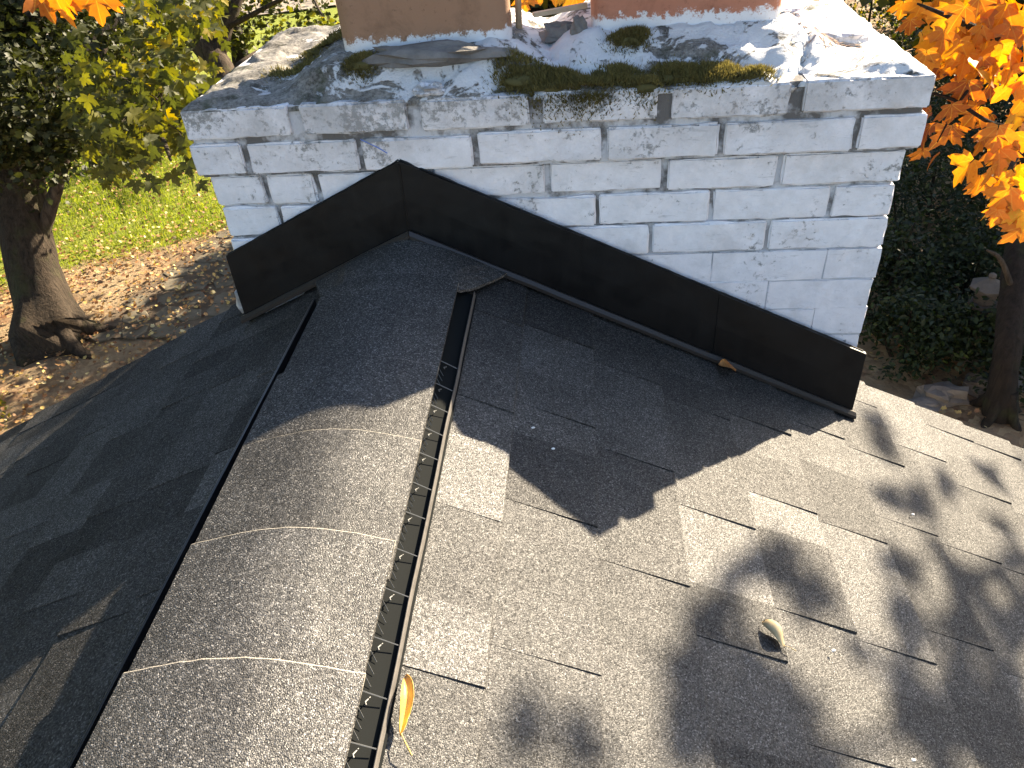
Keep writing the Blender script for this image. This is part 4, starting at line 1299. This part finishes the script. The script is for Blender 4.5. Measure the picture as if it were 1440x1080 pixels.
for (px, py, r, top, n, lab, tm) in [
    (235, 62, 1.7, -2.7, 3200, 'brown green thicket behind the forked tree at upper left', .45),
    (300, 30, 2.0, -2.4, 3400, 'thicket seen between the limbs of the forked tree', .55),
    (385, 14, 2.0, -2.4, 3400, 'yellowing thicket beyond the left rear corner of the crown', .75),
    (460, 0, 2.0, -2.2, 3000, 'thicket just left of the brown flue', .6),
    (150, 112, 1.5, -3.0, 2600, 'dim thicket behind the hanging green bough', .3),
    (60, 130, 1.6, -2.8, 2600, 'dark thicket behind the big left trunk foliage', .2),
    (770, -60, 2.2, -2.0, 2600, 'thicket glimpsed between the two flues', .5)]:
    g = gp(px, py)
    shrub((g[0], g[1], top), r, n, lab, GREENL, (.10, .17), tm, 3, 'thicket', 'thickets beyond the lawn', (LOW_V, LOW_F))
for (px, py, r, top, n, lab, tm) in [
    (1275, 48, 1.5, -2.6, 2600, 'olive yellow shrub right of the sunlit crown corner', .8),
    (1345, 60, 1.6, -2.6, 2600, 'olive shrub behind the topmost orange leaves', .6),
    (1400, 150, 1.3, -3.0, 2200, 'dim green shrub behind the right cluster of orange leaves', .4),
    (1300, 130, 1.2, -3.2, 2200, 'dim green shrub behind the hanging russet leaves', .45)]:
    g = gp(px, py)
    shrub((g[0], g[1], top), r, n, lab, GREENL, (.07, .12), tm, 3, tmpl=(LOW_V, LOW_F))
g = gp(15, 500)
shrub((-9.6, 8.4, -3.6), .8, 1500, 'dark leafy shrub behind the big trunk at the left picture edge', GREENL, (.06, .1), .2, tmpl=(LOW_V, LOW_F))
shrub((-7.05, 5.15, -4.7), .4, 500, 'low green plant on the soil below the left gable edge', GREENL, (.05, .08), .7, 2, 'garden_plant')
def shade_tree(x, y, zc_, r, n, label, mat, tm, size=(.14, .24), group='trees beyond the garden'):
    t = thing('tree', label, 'tree', (x, y, GZ), group)
    limb(t, 'trunk', [(x, y, GZ - .1), (x + .1, y, GZ + 1.5), (x - .1, y + .1, zc_), (x, y, zc_ + r * .7)], .28, .08, BARKD, 10)
    cc = []
    for _ in range(34):
        v = np.array([rnd.gauss(0, 1) for _ in range(3)]); v /= np.linalg.norm(v)
        v = v * r * rnd.uniform(.45, .95)
        cc.append((x + v[0], y + v[1], zc_ + v[2] * .8, r * rnd.uniform(.16, .26)))
    for q in cc[:5]: limb(t, 'branch', [(x, y, zc_ - r * .4), ((x + q[0]) / 2, (y + q[1]) / 2, (zc_ + q[2]) / 2), q[:3]], .08, .03, BARKD, 6)
    p = clusters(cc, n, .7)
    p = p[p[:, 2] > GZ + .5]
    leaf_mass('crown', p, nr.uniform(*size, len(p)), np.clip(nr.normal(tm, .2, len(p)), 0, 1), mat, t)
shade_tree(8.2, 9.2, -1.6, 2.3, 3600, 'full green tree added to shade the shrubs on the right', GREENL, .4)  # this and the next four trees are added to keep sun off the shrubs
shade_tree(10.8, 12.2, -.6, 2.8, 4200, 'tall green tree added for shade farther right behind the shrubs', GREENL, .4)
shade_tree(7.4, 14.2, -1.2, 2.6, 3600, 'green tree added for shade behind the shrubs to the right of the chimney', GREENL, .45)
shade_tree(13.2, 8.6, -.8, 2.7, 3600, 'green tree added for shade at the far right of the garden', GREENL, .35)
shade_tree(9.6, 17.8, -.6, 3.0, 3800, 'yellowing tree added for shade at the back right of the garden', GREENL, .7)
shade_tree(-.6, 12.6, -2.0, 1.9, 3200, 'rounded green tree hidden behind the chimney flues', GREENL, .5)
for x, y, z, r, lab, tm in [(-11.5, 9.5, 2.0, 3.2, 'tall dark tree added left of the lawn to block low sky', .25), (-14.5, 14.0, 2.2, 3.8, 'tall green tree added beyond the lawn at upper left to block low sky', .35),
                            (-9.0, 19.5, 3.2, 3.8, 'tall tree added behind the forked tree to block low sky', .4), (-14.0, 4.0, 1.6, 3.4, 'tall dark tree added far left of the house to block low sky', .3), (-2.0, 22.0, 3.6, 3.6, 'tall tree added well behind the chimney to block low sky', .45)]:
    shade_tree(x, y, z, r, 5200, lab, GREENL, tm, (.16, .26))  # added crowns, block the low sky mirrored in the left slope
for x, y, z, r, lab in [(-6.8, 1.5, 3.2, 3.0, 'unseen tall tree added close to the left side of the house'), (-7.4, -4.0, 3.6, 3.4, 'unseen tall tree added left of the house toward the near end'),
                        (-5.9, -1.4, 5.2, 2.8, 'unseen high crowned tree added over the left eave'), (-10.5, 4.2, 4.0, 3.4, 'unseen tall tree added far left beside the big maple'),
                        (8.2, -1.6, 3.4, 3.2, 'unseen tall tree added close to the right side of the house')]:
    shade_tree(x, y, z, r, 5200, lab, GREENL, .4, (.22, .36), 'trees added round the house to block skylight')  # added out of view to dim the skylight on the shaded roof
for i, (x, y, r) in enumerate([(-34, 52, 5.5), (-22, 58, 6), (-8, 60, 6), (8, 58, 6), (22, 50, 5.5), (-46, 40, 5.5), (-16, 46, 4.5), (-30, 38, 4)]):
    shade_tree(x, y, 1.0, r, 2200, ('olive', 'yellow green', 'deep green', 'golden', 'dull green', 'bright green', 'pale green', 'brownish')[i] + ' distant tree across the pale drive', GREENL, (.3, .7, .2, .95, .4, .6, .8, .1)[i], (.35, .6), 'distant trees across the drive')

# ------------------------------------------------------------------ garden lantern
STONE = mat_simple('lantern_stone', (0.15, 0.12, 0.10), 0.9, 40, .01, .2, (0.10, 0.085, 0.07), 12)
lp = gp(1388, 470)
lp = at(1391, 402, 8.4)
lx, ly, lz = lp
lan = thing('garden_lantern', 'pale stone garden lantern with a wide cap in shade beside the slim trunk', 'lantern', (lx, ly, GZ))
def lathe(prof, seg=12):
    V = [(lx + r * math.cos(2 * math.pi * k / seg), ly + r * math.sin(2 * math.pi * k / seg), z) for r, z in prof for k in range(seg)]
    Fc = [(i * seg + k, i * seg + (k + 1) % seg, (i + 1) * seg + (k + 1) % seg, (i + 1) * seg + k) for i in range(len(prof) - 1) for k in range(seg)]
    return V, Fc
mesh_obj('cap', *lathe([(.02, lz - .02), (.19, lz - .035), (.20, lz), (.12, lz + .05), (.05, lz + .085), (.03, lz + .10), (.045, lz + .125), (.03, lz + .15), (.002, lz + .16)], 6), STONE, lan)
mesh_obj('light_box', *lathe([(.11, lz - .20), (.12, lz - .19), (.12, lz - .03), (.02, lz - .03)], 6), STONE, lan)
mesh_obj('column', *lathe([(.20, GZ - .02), (.20, GZ + .1), (.08, GZ + .16), (.07, (GZ + lz) / 2), (.08, lz - .3), (.15, lz - .24), (.15, lz - .205), (.02, lz - .205)], 10), STONE, lan)

# rocks in the shade past the gable edge
ROCK = mat_simple('garden_rock', (0.12, 0.10, 0.085), 0.9, 14, .03, .2, (0.20, 0.17, 0.145), 5)
for px, py, r, lab in [(1322, 560, .20, 'flat pale rock in shade just past the gable edge'), (1385, 545, .17, 'angular rock beside the base of the slim trunk'), (1295, 575, .14, 'smaller rock nearest the gable edge on the right'), (1425, 540, .16, 'rock right of the slim trunk'), (1235, 465, .12, 'small sunlit rock by the low dark shrub'), (1275, 455, .13, 'sunlit rock among the shrubs')]:
    g = gp(px, py)
    tag(mesh_obj('garden_rock', *lump((g[0], g[1], GZ + r * .25), r, px * .1, (1.3, .9, .55), 12, 8, .5), ROCK), lab, 'rock', 'rocks in the garden bed')

# ------------------------------------------------------------------ flagstones, grass and litter
path = mesh_obj('stone_path', [(-6.9, 7.0, GZ + .045), (-4.2, 7.0, GZ + .045), (-4.0, 10.2, GZ + .045), (-6.0, 10.5, GZ + .045)], [(0, 1, 2, 3)], mat_simple('path_soil', (0.09, 0.068, 0.048), .95, 20, .03, .1, (.15, .115, .08), 5))
tag(path, 'flagstone path in shade at the foot of the chimney', 'path', kind='structure')
FLAG = mat_simple('flagstone', (0.10, 0.085, 0.06), .9, 16, .02, .2, (0.17, 0.145, 0.105), 3)
for j in range(8):
    for i in range(7):
        cx = -6.55 + i * .40 + (.2 if j % 2 else 0) + rnd.uniform(-.08, .08) + .08 * j
        cy = 7.15 + j * .43 + rnd.uniform(-.08, .08)
        if cx < -6.85 + max(0, (cy - 7)) * .26 or cx > -4.0: continue
        k = rnd.randint(5, 7); a0 = rnd.uniform(0, 6)
        top = [(cx + rnd.uniform(.16, .235) * math.cos(a0 + 6.283 * q / k), cy + rnd.uniform(.16, .225) * math.sin(a0 + 6.283 * q / k)) for q in range(k)]
        h = GZ + .060 + rnd.uniform(-.006, .008)
        V = [(x, y, GZ + .03) for x, y in top] + [(x, y, h - .01) for x, y in top] + [(cx + (x - cx) * .93, cy + (y - cy) * .93, h) for x, y in top]
        Fc = [tuple(2 * k + q for q in range(k))] + [(l * k + q, l * k + (q + 1) % k, (l + 1) * k + (q + 1) % k, (l + 1) * k + q) for l in (0, 1) for q in range(k)]
        mesh_obj('flagstone', V, Fc, FLAG, path)

GRASS = mat_leaf('grass_blade', [(0.0, (0.11, 0.16, 0.022)), (0.5, (0.22, 0.27, 0.035)), (1.0, (0.36, 0.36, 0.07))], .5)
n = 60000
x = nr.uniform(-13, -3.2, n); y = nr.uniform(7.5, 19, n)
le = np.array([lawn_edge(q) for q in x])
keep = y > le - .25 + .5 * nr.normal(0, .4, n)
x, y = x[keep], y[keep]
pos = np.stack([x, y, np.full(len(x), GZ - .005)], 1)
BL_V = np.array([(-.06, 0, 0), (.06, 0, 0), (.03, .6, .06), (0, 1, .22)]); BL_F = [(0, 1, 2), (0, 2, 3)]
def blades(pos):
    n = len(pos); m = 4
    az = nr.uniform(0, 6.283, n)
    s_ = np.stack([np.cos(az), np.sin(az), np.zeros(n)], 1); u = np.stack([nr.normal(0, .35, n), nr.normal(0, .35, n), np.ones(n)], 1)
    nn = np.cross(s_, u)
    h = nr.uniform(.06, .13, n)
    W = pos[:, None, :] + h[:, None, None] * (BL_V[None, :, 0:1] * s_[:, None] + BL_V[None, :, 1:2] * u[:, None] + BL_V[None, :, 2:3] * nn[:, None])
    flat = np.array([0, 1, 2, 0, 2, 3])
    return W.reshape(-1, 3), (np.arange(n)[:, None] * m + flat).ravel(), np.full(2 * n, 3)
W, L, S = blades(pos)
tag(fast_obj('lawn_grass', W, L, S, GRASS, attrs={'tone': np.repeat(np.clip(nr.normal(.55, .22, len(pos)), 0, 1), 4)}), 'bright sunlit mown grass of the lawn on the left', 'grass', kind='stuff')

n = 16000
x = nr.uniform(-12, -3.2, n); y = nr.uniform(3.8, 17, n)
le = np.array([lawn_edge(q) for q in x])
keep = (y < le + .6) | (nr.random(n) < .42)
x, y = x[keep], y[keep]
x2 = nr.uniform(1.0, 7.5, 1800); y2 = nr.uniform(3, 12, 1800)
x, y = np.concatenate([x, x2]), np.concatenate([y, y2])
pos = np.stack([x, y, GZ + .06 + .05 * nr.random(len(x))], 1)
o = leaf_mass('leaf_litter', pos, nr.uniform(.028, .065, len(x)), np.clip(nr.normal(.55, .27, len(x)), 0, 1), LITTER, None, down=0, spread=.45, gap=False)
tag(o, 'fallen tan and russet leaves strewn over soil and lawn', 'leaf litter', kind='stuff')
